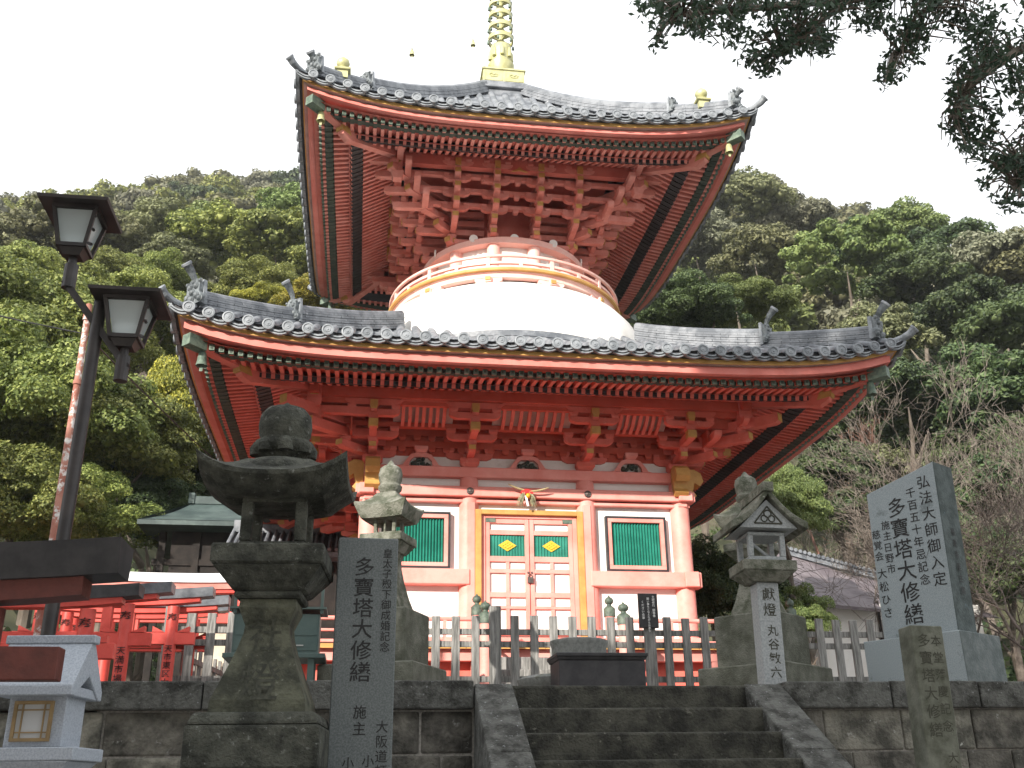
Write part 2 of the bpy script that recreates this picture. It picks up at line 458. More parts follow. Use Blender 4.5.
# --- veranda
V = 3.95
mb = MB(); mb.box(-V+0.03, V-0.03, -V+0.03, V-0.03, -0.26, -0.20, 0)
for M in SIDES:
    q = MB(M)
    n = 34
    for i in range(n):
        a = -V + 2*V*i/n
        q.box(a+0.004, a+2*V/n-0.004, -V, -V+0.028, -0.262, -0.198, 1)
    mb.v += q.v; o = len(mb.v) - len(q.v); mb.f += [tuple(i+o for i in f) for f in q.f]; mb.m += q.m
mb.build('veranda_floor', [VM, YEL], PG)
mb = MB()
for M in SIDES:
    q = MB(M)
    q.box(-V+0.08, V-0.08, -V+0.10, -V+0.28, -0.42, -0.262, 0)
    for x in (-3.7, -2.62, -0.99, 0.99, 2.62, 3.7): q.box(x-0.08, x+0.08, -V+0.11, -V+0.27, LAND, -0.42, 0)
    q.box(-V+0.1, V-0.1, -V+0.34, -V+0.38, LAND, -0.3, 1)
    q.box(-V+0.1, V-0.1, -V+0.13, -V+0.24, -0.98, -0.88, 0)
    o = len(mb.v); mb.v += q.v; mb.f += [tuple(i+o for i in f) for f in q.f]; mb.m += q.m
mb.build('veranda_base', [PINK, VM], PG)
mb = MB(); mb.box(-V-0.25, V+0.25, -V-0.25, V+0.25, LAND-0.1, LAND+0.22); mb.build('stone_plinth', STONE_D, PG, bevel=0.02)
for k, M in enumerate(SIDES):
    mb = MB(M)
    for s in (-1, 1):
        for z, r in ((0.17, 0.032), (-0.0, 0.022)):
            mb.tube([(s*0.99, -V+0.09, z), (s*(V-0.09), -V+0.09, z)], r, 8)
        xa, xb = sorted((s*0.99, s*(V-0.09))); mb.box(xa, xb, -V+0.06, -V+0.12, -0.17, -0.13)
        for i in range(1, 6):
            x = s*(0.99 + (V-1.08)*i/6); mb.box(x-0.025, x+0.025, -V+0.065, -V+0.115, -0.2, 0.16)
    mb.build('railing', PINK, PG)
def newel(x, y, z0, z1, r=0.075):
    mb = MB(); mb.lathe([(r, z0), (r, z1)], 18, (x, y, 0))
    o = mb.build('newel_post', PINK, PG, smooth=True)
    mb = MB(); mb.lathe([(r+0.012, z1-0.02), (r+0.012, z1+0.10), (r*0.75, z1+0.13), (r*0.45, z1+0.145), (r*0.45, z1+0.165), (r*0.8, z1+0.185),
                         (r*0.92, z1+0.22), (r*0.7, z1+0.255), (r*0.25, z1+0.275), (0.006, z1+0.30)], 18, (x, y, 0))
    mb.build('bulb_cap', mat('dark_verdigris', (0.045, 0.065, 0.05), (0.10, 0.13, 0.095), 15, 0.6) if 'dark_verdigris' not in bpy.data.materials else bpy.data.materials['dark_verdigris'], o, smooth=50)
for x, y in ((-1.0, -V+0.09), (1.0, -V+0.09), (-V+0.09, -V+0.09), (V-0.09, -V+0.09), (V-0.09, V-0.09), (-V+0.09, V-0.09)):
    newel(x, y, -0.2, 0.24)
for x in (-0.98, 0.98): newel(x, -4.75, LAND, -0.01, 0.085)
mb = MB()
for i in range(5):
    mb.box(-0.9, 0.9, -V-0.02-0.17*(i+1), -V-0.02-0.17*i+0.02, LAND, -0.40-0.19*i)
mb.build('entrance_steps', WOODG, PG, bevel=0.01)
mb = MB()
for x in (-0.98, 0.98):
    for dz in (0.20, 0.0): mb.tube([(x, -V+0.09, 0.0+dz-0.03), (x, -4.75, -0.12+dz-0.06)], 0.026, 8)
mb.build('stair_handrail', PINK, PG)

# --- bracket work
def arm(mb, p, q, h, w, curl=0.07, m=0, cap=None):
    """bracket arm from p to q (bottom centre line), underside rounded at the q end"""
    p, q = Vector(p), Vector(q); d = (q-p); L = d.length; d.normalize(); s = d.cross(Vector((0,0,1))).normalized()
    prof = [(0, 0), (L-curl*1.6, 0), (L-curl*0.7, curl*0.22), (L-curl*0.15, curl*0.6), (L, curl), (L, h), (0, h)]
    mb.poly([p + d*a + Vector((0,0,b)) - s*w/2 for a, b in prof], s*w, m)
    if cap is not None:
        mb.poly([q + d*0.002 + Vector((0,0,b)) + s*a for a, b in ((-w/2, curl*0.6), (w/2, curl*0.6), (w/2, h+0.002), (-w/2, h+0.002))], d*0.012, cap)
def larm(mb, x, y, z, half, h, w, curl=0.07, m=0):
    """lateral arm, both ends rounded underneath"""
    pr = [(-half, h), (-half, curl), (-half+curl*0.4, curl*0.45), (-half+curl*1.5, 0), (half-curl*1.5, 0), (half-curl*0.4, curl*0.45), (half, curl), (half, h)]
    mb.poly([(x+a, y-w/2, z+b) for a, b in pr], (0, w, 0), m)
def block(mb, x, y, z, a=0.075, h=0.085, m=0):
    mb.frustum(x, y, z, z+h*0.45, a*0.68, a, m); mb.box(x-a, x+a, y-a, y+a, z+h*0.45, z+h, m)

def lower_bracket(M, x, corner=False):
    mb = MB(M)
    block(mb, x, -2.6, 2.852, 0.16, 0.15)
    larm(mb, x, -2.6, 3.0, 0.40, 0.11, 0.11)
    for dx in (-0.33, 0, 0.33): block(mb, x+dx, -2.6, 3.11)
    arm(mb, (x, -2.4, 3.0), (x, -3.12, 3.0), 0.11, 0.115, 0.06, 0, 1)
    block(mb, x, -3.05, 3.11)
    larm(mb, x, -3.05, 3.197, 0.42, 0.105, 0.11)
    for dx in (-0.35, 0.35): block(mb, x+dx, -3.05, 3.302)
    arm(mb, (x, -2.4, 3.199), (x, -3.60, 3.199), 0.13, 0.12, 0.06, 0, 1)
    mb.poly([(x-0.075, -3.62, 3.215), (x+0.075, -3.62, 3.215), (x+0.075, -3.62, 3.335), (x-0.075, -3.62, 3.335)], (0, 0.14, 0), 1)
    block(mb, x, -3.5, 3.335, 0.075, 0.08)
    larm(mb, x, -3.5, 3.415, 0.42, 0.10, 0.11)
    for dx in (-0.35, 0, 0.35): block(mb, x+dx, -3.5, 3.515, 0.07, 0.07)
    arm(mb, (x, -2.6, 3.42), (x, -3.64, 3.46), 0.12, 0.10, 0.05, 0, 1)
    larm(mb, x, -3.5, 3.585, 0.46, 0.10, 0.12)
    mb.box(x-0.06, x+0.06, -3.66, -3.56, 3.53, 3.64, 1)
    mb.build('bracket_cluster', [VM, YEL], PG)
for M in SIDES:
    for x in (-2.62, -0.99, 0.99, 2.62): lower_bracket(M, x)
    mb = MB(M)                                        # wall-plane tie beams and small blocks
    for z in (3.195, 3.40, 3.60):
        mb.box(-2.75, 2.75, -2.66, -2.54, z, z+0.11)
    for z in (3.11, 3.31, 3.515):
        for i in range(20):
            x = -2.5 + 5.0*(i+0.5)/20
            block(mb, x, -2.62, z, 0.06, 0.085)
    mb.box(-2.6, 2.6, -2.59, -2.56, 3.05, 3.95)
    mb.box(-3.2, 3.2, -3.10, -3.0, 3.39, 3.47)
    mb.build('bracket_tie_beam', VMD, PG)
    mb = MB(M)                                        # carried outer beam under the rafters
    mb.box(-3.78, 3.78, -3.64, -3.48, 3.69, 3.86)
    mb.box(-3.52, 3.52, -3.55, -3.47, 3.60, 3.69)
    for s_ in (-1, 1):
        a_, b_ = sorted((s_*2.3, s_*3.40)); mb.box(a_, b_, -3.43, -3.40, 3.44, 3.70); mb.box(a_, b_, -2.98, -2.95, 3.2, 3.42)
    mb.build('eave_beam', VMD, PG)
    mb = MB(M)                                        # ribbed coving between the clusters
    for xa, xb in ((-2.2, -1.42), (-0.56, 0.56), (1.42, 2.2)):
        n = 7 if xb - xa < 1 else 8
        for i in range(n):
            x = xa + (xb-xa)*(i+0.5)/n
            mb.beam((x, -3.09, 3.42), (x, -3.30, 3.50), 0.055, 0.05, 0)
            mb.beam((x, -3.30, 3.50), (x, -3.52, 3.66), 0.055, 0.05, 0)
        mb.poly([(xa-0.1, -3.06, 3.46), (xa-0.1, -3.52, 3.71), (xa-0.1, -3.50, 3.73), (xa-0.1, -3.04, 3.48)], (xb-xa+0.2, 0, 0), 1)
        mb.beam((xa-0.08, -3.56, 3.60), (xa+0.05, -3.56, 3.685), 0.05, 0.035, 0); mb.beam((xb+0.08, -3.56, 3.60), (xb-0.05, -3.56, 3.685), 0.05, 0.035, 0)
        mb.box(xa+0.04, xb-0.04, -3.575, -3.53, 3.668, 3.70, 0)
    mb.build('ribbed_coving', [VM, PALEW], PG)
    mb = MB(M)                                        # frog-leg struts on the head beam
    for x in (-1.805, 0, 1.805):
        out = [(-0.42, 0), (-0.30, 0.03), (-0.24, 0.12), (-0.17, 0.21), (-0.08, 0.24), (0.08, 0.24), (0.17, 0.21), (0.24, 0.12), (0.30, 0.03), (0.42, 0)]
        inn = [(0.20, 0.0), (0.18, 0.10), (0.11, 0.165), (-0.11, 0.165), (-0.18, 0.10), (-0.20, 0.0)]
        mb.poly([(x+a, -2.68, 2.852+b) for a, b in out+inn], (0, 0.08, 0), 0)
        block(mb, x, -2.64, 3.09, 0.11, 0.10, 0)
        for j in range(16):
            a = random.uniform(-0.15, 0.15); b = random.uniform(0.02, 0.14*(1-abs(a)*2.6)+0.02)
            mb.lathe([(0.035, -0.02), (0.03, 0.01), (0.01, 0.025)], 6, (x+a, -2.65, 2.852+b), 1, M=Matrix.Rotation(math.pi/2, 4, 'X'))
    mb.build('carved_strut', [PINK, DKG], PG)
    # corner: diagonal arms
    mb = MB(M)
    def dg(a0, z0, a1, z1, h, w, cap=None):
        arm(mb, (-a0, -a0, z0), (-a1, -a1, z1), h, w, 0.06, 0, cap)
    dg(2.5, 3.0, 3.15, 3.0, 0.12, 0.14, 1); block(mb, -3.05, -3.05, 3.12, 0.08, 0.08)
    dg(2.5, 3.2, 3.62, 3.17, 0.15, 0.15, 1); block(mb, -3.5, -3.5, 3.33, 0.08, 0.08)
    dg(2.6, 3.40, 4.0, 3.36, 0.17, 0.15, 1)
    larm(mb, -3.05, -3.05, 3.203, 0.34, 0.105, 0.100); larm(mb, -3.5, -3.5, 3.421, 0.36, 0.10, 0.100)
    for s in (0,):
        for yy, zz, L in ((-3.05, 3.2, 0.62), (-3.5, 3.415, 0.72)):
            arm(mb, (-2.6, yy, zz+0.010), (-2.6-L-0.45, yy, zz+0.010), 0.118, 0.124, 0.07, 0, None)
    mb.frustum(-3.56, -3.56, 3.50, 3.62, 0.09, 0.12, 0); mb.box(-3.67, -3.45, -3.67, -3.45, 3.62, 3.93, 0)
    mb.box(-3.62, -3.50, -3.68, -3.66, 3.68, 3.9, 1)
    # head-beam nosings with ochre carving
    for M2 in (Matrix(), Matrix.Rotation(math.pi/2, 4, 'Z') @ Matrix.Scale(-1, 4, (1, 0, 0))):
        pts = [(-2.74, 0.0), (-2.74, 0.24), (-2.9, 0.27), (-3.02, 0.20), (-3.06, 0.06), (-2.99, -0.03), (-2.90, 0.03), (-2.86, -0.12), (-2.92, -0.2), (-2.84, -0.26), (-2.76, -0.18)]
        q = [M2 @ Vector((a, -2.72, 2.66+b)) for a, b in pts]
        mb.poly([Vector(v) for v in q], M2.to_3x3() @ Vector((0, 0.24, 0)), 1)
    mb.build('corner_bracket', [VM, YEL], PG)

mb = MB(); mb.box(-3.46, 3.46, -3.46, 3.46, 3.705, 3.73); mb.build('bracket_ceiling', VMD, PG)
# --- eaves and tiled roofs
def lift_f(p, x, s):
    t = min(1.0, abs(x)/p['E']); return p['lift']*t**p['ex']*max(0.0, min(1.0, (s-p['G'])/(p['E']-p['G'])))
def eaves(p, tag_):
    VM, VMD = (globals()['VM2'], VMD2) if tag_ == 'upper' else (globals()['VM'], globals()['VMD'])
    E, G, zc, kh, K = p['E'], p['G'], p['zc'], p['kh'], p['K']
    tip = E-0.3
    zf_tip = zc-kh-0.07
    def zf(x, s): return zf_tip + p['fs']*(tip-s) + lift_f(p, x, s)          # underside of flying rafters
    def zb(x, s): return p['zb'] + p['bs']*(K-s) + lift_f(p, x, s)           # underside of base rafters
    n = int(round(2*tip/0.135)); xs = [-tip + 0.03 + (2*tip-0.06)*i/(n-1) for i in range(n)]
    for M in SIDES:
        mb = MB(M)
        for x in xs:
            ax = abs(x)
            s0 = max(K-0.15, ax+0.02)
            if tip - s0 > 0.05:
                pts = [tip, (tip+s0)/2, s0]
                for a, b in zip(pts, pts[1:]):
                    mb.beam((x, -a, zf(x, a)+0.035), (x, -b, zf(x, b)+0.035), 0.06, 0.07, 0)
                z = zf(x, tip)
                mb.box(x-0.036, x+0.036, -tip-0.015, -tip+0.03, z-0.008, z+0.078, 1)
                sa, sb = E-0.385, max(E-0.54, s0+0.01)
                if sa - sb > 0.03: mb.beam((x, -sa, zf(x, sa)+0.030), (x, -sb, zf(x, sb)+0.030), 0.066, 0.068, 2)
                mb.box(x-0.020, x+0.020, -tip-0.019, -tip-0.010, z+0.012, z+0.056, 2)
            s1 = max(G-0.02, ax+0.02)
            if K - s1 > 0.05:
                mb.beam((x, -K, zb(x, K)+0.04), (x, -s1, zb(x, s1)+0.04), 0.06, 0.08, 0)
                sa, sb = K-0.015, max(K-0.22, s1+0.01)
                if sa - sb > 0.03: mb.beam((x, -sa, zb(x, sa)+0.035), (x, -sb, zb(x, sb)+0.035), 0.066, 0.078, 3)
        mb.build('rafter_row', [VM, GCAP, DKG, BLK], PG)
        # boards above the rafters, the dark vent strips, the fascia boards
        mb = MB(M)
        m = 24
        def strip(s0, s1, z0f, z1f, m_=0, marg=0.0):
            rows = []
            for j in range(2):
                s, zfn = ((s0, z0f), (s1, z1f))[j]
                rows.append([(-(s-marg) + 2*(s-marg)*i/m, -s, zfn(-(s-marg)+2*(s-marg)*i/m, s)) for i in range(m+1)])
            mb.grid(rows, m_)
        strip(E-0.2, K-0.02, lambda x, s: zf(x, s)+0.068, lambda x, s: zf(x, s)+0.068)
        strip(K+0.01, G-0.1, lambda x, s: zb(x, s)+0.082, lambda x, s: zb(x, s)+0.082)
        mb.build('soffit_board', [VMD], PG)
        mb = MB(M)
        def bar(s0, s1, z0, z1, fn, m_=0):
            """board following the eave curve: section s0..s1 by z0..z1 above fn"""
            k = 32
            vs, fs = [], []
            for i in range(k+1):
                for s, z in ((s0, z0), (s1, z0), (s1, z1), (s0, z1)):
                    x = -s + 2*s*i/k
                    vs.append((x, -s, fn(x, s)+z))
            for i in range(k):
                for q in range(4):
                    q2 = (q+1) % 4; fs.append((i*4+q, (i+1)*4+q, (i+1)*4+q2, i*4+q2))
            mb.add(vs, fs, m_)
        zl = lambda x, s: zc + p['lift']*min(1, abs(x)/s)**p['ex']*min(1.0, (s-G)/(E-G))
        bar(K-0.22, K-0.012, 0.004, 0.078, zb, 1)
        bar(K-0.012, K+0.03, 0.081, zf(0, K)-zb(0, K)-0.002, zb, 0)
        bar(E-0.52, E-0.385, 0.005, 0.066, zf, 2)
        bar(E-0.31, E-0.085, -kh, -0.03, zl, 0)
        bar(E-0.29, E-0.115, -0.03, 0.0, zl, 0)
        mb.build('eave_board', [mat('eave_board_red', (0.62, 0.17, 0.135), (0.70, 0.23, 0.19), 2, 0.65) if 'eave_board_red' not in bpy.data.materials else bpy.data.materials['eave_board_red'], BLK, DKG], PG)
        mb = MB(M)
        bar(E-0.30, E-0.02, 0.003, 0.06, zl, 1)
        bar(E-0.019, E, -0.004, 0.062, zl, 0)
        mb.build('eave_edging', [YEL, PALEW], PG)
        # hip rafter
        mb = MB(M)
        za = zf(-tip, tip)-0.03
        q = E-0.22
        mb.poly([(-G+0.3, -G+0.3, zb(0, G)-0.02)] , (0,0,0)) if False else None
        s = Vector((1, -1, 0)).normalized()*0.14
        prof = [(G-0.4, zb(0, G)+0.02), (K+0.05, zb(-K, K)-0.13), (K+0.16, zb(-K, K)-0.06), (K+0.2, zf(-K, K)-0.04), (q, za-0.01), (q, za+0.20), (G-0.4, zb(0, G)+0.3)]
        mb.poly([Vector((-a, -a, z)) - s/2 for a, z in prof], s, 0)
        prof2 = [(q-0.12, za-0.035), (q+0.09, za-0.02), (q+0.09, za+0.15), (q-0.12, za+0.15)]
        s2 = s*1.25
        mb.poly([Vector((-a, -a, z)) - s2/2 for a, z in prof2], s2, 1)
        a = K+0.19; z = zf(-K, K)-0.10
        mb.poly([Vector((-b, -b, z+c)) - s*1.1/2 for b, c in ((a-0.16, -0.02), (a+0.01, 0.0), (a+0.02, 0.09), (a-0.04, 0.14), (a-0.12, 0.10))], s*1.1, 2)
        mb.build('hip_rafter', [VM, GCAP, YEL], PG)
    return zf

def horn(mb, base, out, h, r=0.055, m=0, mf=1):
    """long tile curving up and outwards, ending in a round face"""
    base = Vector(base); out = Vector(out).normalized()
    pts = [base + out*(0.55*h*t**2.2) + Vector((0, 0, h*t)) for t in (0, 0.25, 0.5, 0.75, 1)]
    mb.tube(pts, [r*0.62, r*0.62, r*0.75, r*0.95, r*1.2], 12, m)
    d = (pts[-1]-pts[-2]).normalized()
    M = d.to_track_quat('Z', 'Y').to_matrix().to_4x4()
    mb.lathe([(r*1.35, -0.01), (r*1.35, 0.025), (r*1.05, 0.03), (r*0.95, 0.012), (r*0.4, 0.016), (r*0.15, 0.03)], 16, pts[-1], mf, M=M)
def demon_tile(mb, c, out, w, h, m=0, mf=1):
    """carved ridge-end tile: shaped plate, bosses and side scrolls"""
    c = Vector(c); out = Vector(out).normalized(); s = out.cross(Vector((0,0,1)))
    pl = [(-0.55, 0), (-0.6, 0.25), (-0.42, 0.45), (-0.45, 0.75), (-0.25, 0.95), (0, 1.02), (0.25, 0.95), (0.45, 0.75), (0.42, 0.45), (0.6, 0.25), (0.55, 0)]
    mb.poly([c + s*(a*w) + Vector((0,0,b*h)) for a, b in pl], out*0.07, m)
    M = out.to_track_quat('Z', 'Y').to_matrix().to_4x4()
    rr = random.Random(3)
    for a, b, r in ((-0.2, 0.68, 0.15), (0.2, 0.68, 0.15), (0, 0.45, 0.17), (0, 0.88, 0.12), (-0.3, 0.3, 0.17), (0.3, 0.3, 0.17), (0, 0.18, 0.2), (-0.5, 0.14, 0.14), (0.5, 0.14, 0.14), (-0.42, 0.85, 0.1), (0.42, 0.85, 0.1)):
        R_ = r*w
        mb.lathe([(R_, 0), (R_*0.95, R_*0.4), (R_*0.6, R_*0.85), (R_*0.15, R_)], 10, c + out*0.06 + s*(a*w) + Vector((0,0,b*h)), m, M=M)
        mb.lathe([(R_*1.0, 0), (R_*1.1, R_*0.3), (R_*0.75, R_*0.45), (R_*0.6, R_*0.2)], 10, c + out*0.05 + s*(a*w*1.05) + Vector((0,0,b*h)), m, M=M)

def tiled_roof(p, name, label=None):
    E, T, H, a = p['Et'], p['T'], p['H'], p['a']
    z0 = p['zc'] + 0.145
    def base(s):
        v = (E-s)/(E-T); return z0 + H*(a*v + (1-a)*v*v)
    def surf(x, s):
        v = max(0.0, (E-s)/(E-T)); return base(s) + p['lift']*min(1, abs(x)/s)**p['ex']*(1-v)**1.4
    sp = p['sp']; nr = int(round(2*E/sp)); sp = 2*E/nr
    RR = 0.074
    mb = MB()
    mbs = []
    for M in SIDES:
        mb.M = M
        xs = [-E + sp*i for i in range(1, nr)]
        for x in xs:                               # round cover tiles
            s1 = max(T, abs(x)+0.02)
            if E - s1 < 0.06: continue
            n = max(1, int((E-s1)/0.28))
            ss = [E + 0.02 - (E+0.02-s1)*i/n for i in range(n+1)]
            rows = []
            for i in range(n):
                for s, r in ((ss[i], RR), (ss[i+1]+0.012, RR*0.93)):
                    zz = surf(x, min(s, E)) + 0.01
                    rows.append([(x + r*math.cos(t), -s, zz + r*1.05*math.sin(t)) for t in [math.pi*k/8 for k in range(9)]])
            mb.grid(rows, 0)
        xb = [-E] + xs + [E]
        for xa, xc in zip(xb, xb[1:]):             # pans, in overlapping courses
            xm = (xa+xc)/2
            s1 = max(T, abs(xm)-sp*0.5+0.01)
            if E - s1 < 0.05: continue
            n = max(1, int((E-s1)/0.24))
            ss = [E - (E-s1)*i/n for i in range(n+1)]
            rows = []
            for i in range(n):
                for s, dz in ((ss[i], 0.028), (ss[i+1], 0.0)):
                    row = []
                    for k in range(5):
                        u = k/4; x = xa + (xc-xa)*u
                        xx = max(-s, min(s, x))
                        row.append((xx, -s, surf(xx, s) + dz - 0.03*math.sin(math.pi*u)))
                    rows.append(row)
            mb.grid(rows, 0)
    roof = mb.build(name, [TILE], PG, smooth=50)
    if label: roof['label'] = label
    T90 = Matrix.Rotation(math.pi/2, 4, 'X')
    for M in SIDES:                                # eave tiles: round faces, crescents between, dark bed
        mb = MB(M)
        xs = [-E + sp*i for i in range(1, nr)]
        for x in xs:
            z = surf(x, E) + 0.012 + random.uniform(-0.007, 0.007)
            mb.lathe([(0.083, -0.03), (0.086, 0.0), (0.086, 0.026), (0.066, 0.030), (0.060, 0.018), (0.042, 0.018), (0.036, 0.026), (0.018, 0.026), (0.012, 0.034), (0.002, 0.036)],
                     20, (x, -E-0.02, z), 0, M=T90)
        xb = [-E] + xs + [E]
        for xa, xc in zip(xb, xb[1:]):
            for lay in range(2):
                pts = []
                for k in range(7):
                    u = k/6; x = xa + (xc-xa)*u; pts.append((x, surf(max(-E, min(E, x)), E) - 0.012 - 0.045*math.sin(math.pi*u) - lay*0.034))
                poly = [(x, -E-0.012+lay*0.02, z) for x, z in pts] + [(x, -E-0.012+lay*0.02, z-0.024) for x, z in reversed(pts)]
                mb.poly(poly, (0, 0.05, 0), 0)
        mb.build('eave_tile_row', TILEF, roof, smooth=35)
        mb = MB(M)
        k = 40
        vs = []; fs = []
        for i in range(k+1):
            for s, dz in ((p['E']-0.02, -0.035), (E-0.05, -0.015), (E-0.03, -0.005+0.0), (E-0.5, 0.02)):
                x = -s + 2*s*i/k
                zz = (p['zc'] + p['lift']*(abs(x)/s)**p['ex'] + 0.10 if s < E-0.04 and s > E-0.3 else surf(x, min(s, E)))
                vs.append((x, -s, zz+dz-0.0 if s >= E-0.3 else zz-0.03))
        for i in range(k):
            for q in range(3): fs.append((i*4+q, (i+1)*4+q, (i+1)*4+q+1, i*4+q+1))
        mb.add(vs, fs); mb.build('eave_bed', TILED, roof)
    # hip ridges, two tiers each, with carved end tiles
    for k, M in enumerate(SIDES):
        D = Vector((-1, -1, 0)).normalized(); sd_ = Vector((1, -1, 0)).normalized()
        def hp(s): return Vector((-s, -s, surf(s, s)))
        mb = MB(M)
        def ridge(sa, sb, h, w):
            n = 14
            for lay in range(6):
                zl_, zh_ = h*lay/6, h*(lay+0.8)/6
                ww = (w*(1.0 if lay % 2 == 0 else 0.93))*(1-0.04*lay)
                L_ = (Vector((sa, sa, 0)) - Vector((sb, sb, 0))).length
                nseg = max(3, int(L_/0.30)); ph = 0.5*(lay % 2)
                cuts = [0.0] + [(k_+ph)/nseg for k_ in range(1, nseg)] + [1.0]
                for (z0_, z1_, w_, segs) in ((zl_, zh_, ww, cuts), (zh_, h*(lay+1)/6, ww*0.82, [0, 0.25, 0.5, 0.75, 1.0])):
                    gap = 0.004/max(L_, 0.1) if segs is cuts else 0
                    for ua, ub_ in zip(segs, segs[1:]):
                        vs = []
                        for u_ in (ua+gap, (ua+ub_)/2, ub_-gap):
                            c = hp(sa + (sb-sa)*u_)
                            for o_, z_ in ((-w_/2, z0_), (w_/2, z0_), (w_/2, z1_), (-w_/2, z1_)): vs.append(c + sd_*o_ + Vector((0,0,z_-0.02)))
                        fs = [(i*4+q, (i+1)*4+q, (i+1)*4+(q+1) % 4, i*4+(q+1) % 4) for i in range(2) for q in range(4)] + [(0,1,2,3), (11,10,9,8)]
                        mb.add(vs, fs, 0)
            mb.tube([hp(sa+(sb-sa)*i/n) + Vector((0,0,h-0.01)) for i in range(n+1)], w*0.36, 10, 0)
        sm = p['mid']
        ridge(T, sm, p['rh'], 0.24)
        ridge(sm, E-0.30, p['rh']*0.82, 0.21)
        rdg = mb.build('hip_ridge', TILE, roof)
        mb = MB(M)
        c = hp(sm); demon_tile(mb, c + Vector((0,0,0.05)), D, 0.26, p['rh']+0.10, 0, 1)
        mb.poly([c + sd_*a_ + Vector((0,0,b_)) + D*(-0.05) for a_, b_ in ((-0.16, 0.02), (0.16, 0.02), (0.13, p['rh']+0.16), (-0.13, p['rh']+0.16))], D*0.05, 1)
        if p['horn']: horn(mb, c + D*0.02 + Vector((0,0,p['rh']+0.05)), D, 0.34, 0.055, 0, 1)
        mb.build('ridge_end_ornament', [ORN, TILEF], rdg)
        mb = MB(M)
        c = hp(E-0.30); demon_tile(mb, c + Vector((0,0,0.02)), D, 0.34, p['rh']+0.14, 0, 1)
        mb.poly([c + sd_*a_ + Vector((0,0,b_)) + D*(-0.06) for a_, b_ in ((-0.18, 0.02), (0.18, 0.02), (0.14, p['rh']+0.14), (-0.14, p['rh']+0.14))], D*0.06, 1)
        horn(mb, c + D*0.02 + Vector((0,0,p['rh']*0.9)), D, 0.36 if p['horn'] else 0.2, 0.06, 0, 1)
        e = hp(E-0.03) + Vector((0,0,0.03))
        mb.tube([e - D*0.28 + Vector((0,0,-0.03)), e, e + D*0.12 + Vector((0,0,0.04)), e + D*0.19 + Vector((0,0,0.10))], [0.05, 0.055, 0.063, 0.068], 12, 1)
        dd = (D*0.2+Vector((0,0,0.13))).normalized()
        mb.lathe([(0.078, -0.005), (0.078, 0.025), (0.06, 0.03), (0.05, 0.015), (0.02, 0.03)], 16, e + D*0.195 + Vector((0,0,0.103)), 1, M=dd.to_track_quat('Z', 'Y').to_matrix().to_4x4())
        mb.build('corner_ornament', [ORN, TILEF], rdg)
        if p['jewel']:
            c = hp(p['jewel']) + Vector((0,0,p['rh']*0.82))
            mb = MB(M)
            c = M.inverted() @ (M @ c)
            mb.frustum(c.x, c.y, c.z-0.10, c.z+0.06, 0.10, 0.10, 0); mb.frustum(c.x, c.y, c.z+0.06, c.z+0.09, 0.14, 0.15, 0)
            mb.lathe([(0.12, 0.09), (0.13, 0.12), (0.07, 0.15), (0.045, 0.17), (0.10, 0.21), (0.125, 0.27), (0.11, 0.33), (0.06, 0.38), (0.015, 0.43)], 18, (c.x, c.y, c.z))
            mb.build('gilt_jewel', GOLD, rdg, smooth=50)
    return roof, surf
LO = dict(E=5.42, G=3.64, zc=3.745, lift=0.365, ex=5.4, kh=0.13, K=4.45, fs=0.15, zb=3.56, bs=0.36,
          Et=5.53, T=2.2, H=1.70, a=0.75, sp=0.275, mid=3.95, rh=0.28, horn=True, jewel=None)
UP = dict(E=4.10, G=2.40, zc=8.93, lift=0.46, ex=3.4, kh=0.09, K=3.25, fs=0.2, zb=8.78, bs=0.56,
          Et=4.21, T=0.45, H=3.30, a=0.62, sp=0.30, mid=3.0, rh=0.26, horn=False, jewel=3.45)
zfL = eaves(LO, 'lower')
tiled_roof(LO, 'lower_roof', 'wide lower roof of grey tiles')
zfU = eaves(UP, 'upper')
tiled_roof(UP, 'upper_roof', 'upper roof of grey tiles below the gilded finial')

# --- dome, balcony, drum
mb = MB()
for q_ in range(4): mb.arc(2.5, 3.00-0.012*(q_ % 2), 5.08+0.06*q_, 5.135+0.06*q_, n=72)
mb.build('dome_foot_tiles', TILE, PG)
mb = MB(); mb.lathe([(2.95, 5.2), (2.93, 5.6), (2.86, 5.95), (2.74, 6.25), (2.55, 6.48), (2.30, 6.62), (2.05, 6.70), (1.6, 6.75)], 72)
mb.build('white_dome', WHITE, PG, smooth=60)
mb = MB(); mb.lathe([(1.52, 6.7), (1.52, 8.0)], 64); mb.build('drum_wall', WHITE, PG, smooth=60)
mb = MB()
mb.arc(1.45, 1.72, 7.80, 7.93, n=72); mb.arc(1.45, 1.62, 7.30, 7.40, n=72); mb.arc(1.45, 1.66, 6.80, 6.92, n=72)
mb.build('drum_ring', PALEP, PG, smooth=30)
for i in range(12):
    t = R(15 + 30*i)
    mb = MB(); mb.lathe([(0.13, 6.8), (0.13, 7.8)], 16, (1.56*math.cos(t), 1.56*math.sin(t), 0)); mb.build('drum_column', PALEP, PG, smooth=True)
mb = MB()
mb.arc(1.6, 2.36, 6.80, 6.86, n=72, m=0); mb.arc(2.362, 2.43, 6.815, 6.865, n=72, m=1); mb.arc(2.2, 2.34, 6.70, 6.80, n=72, m=0)
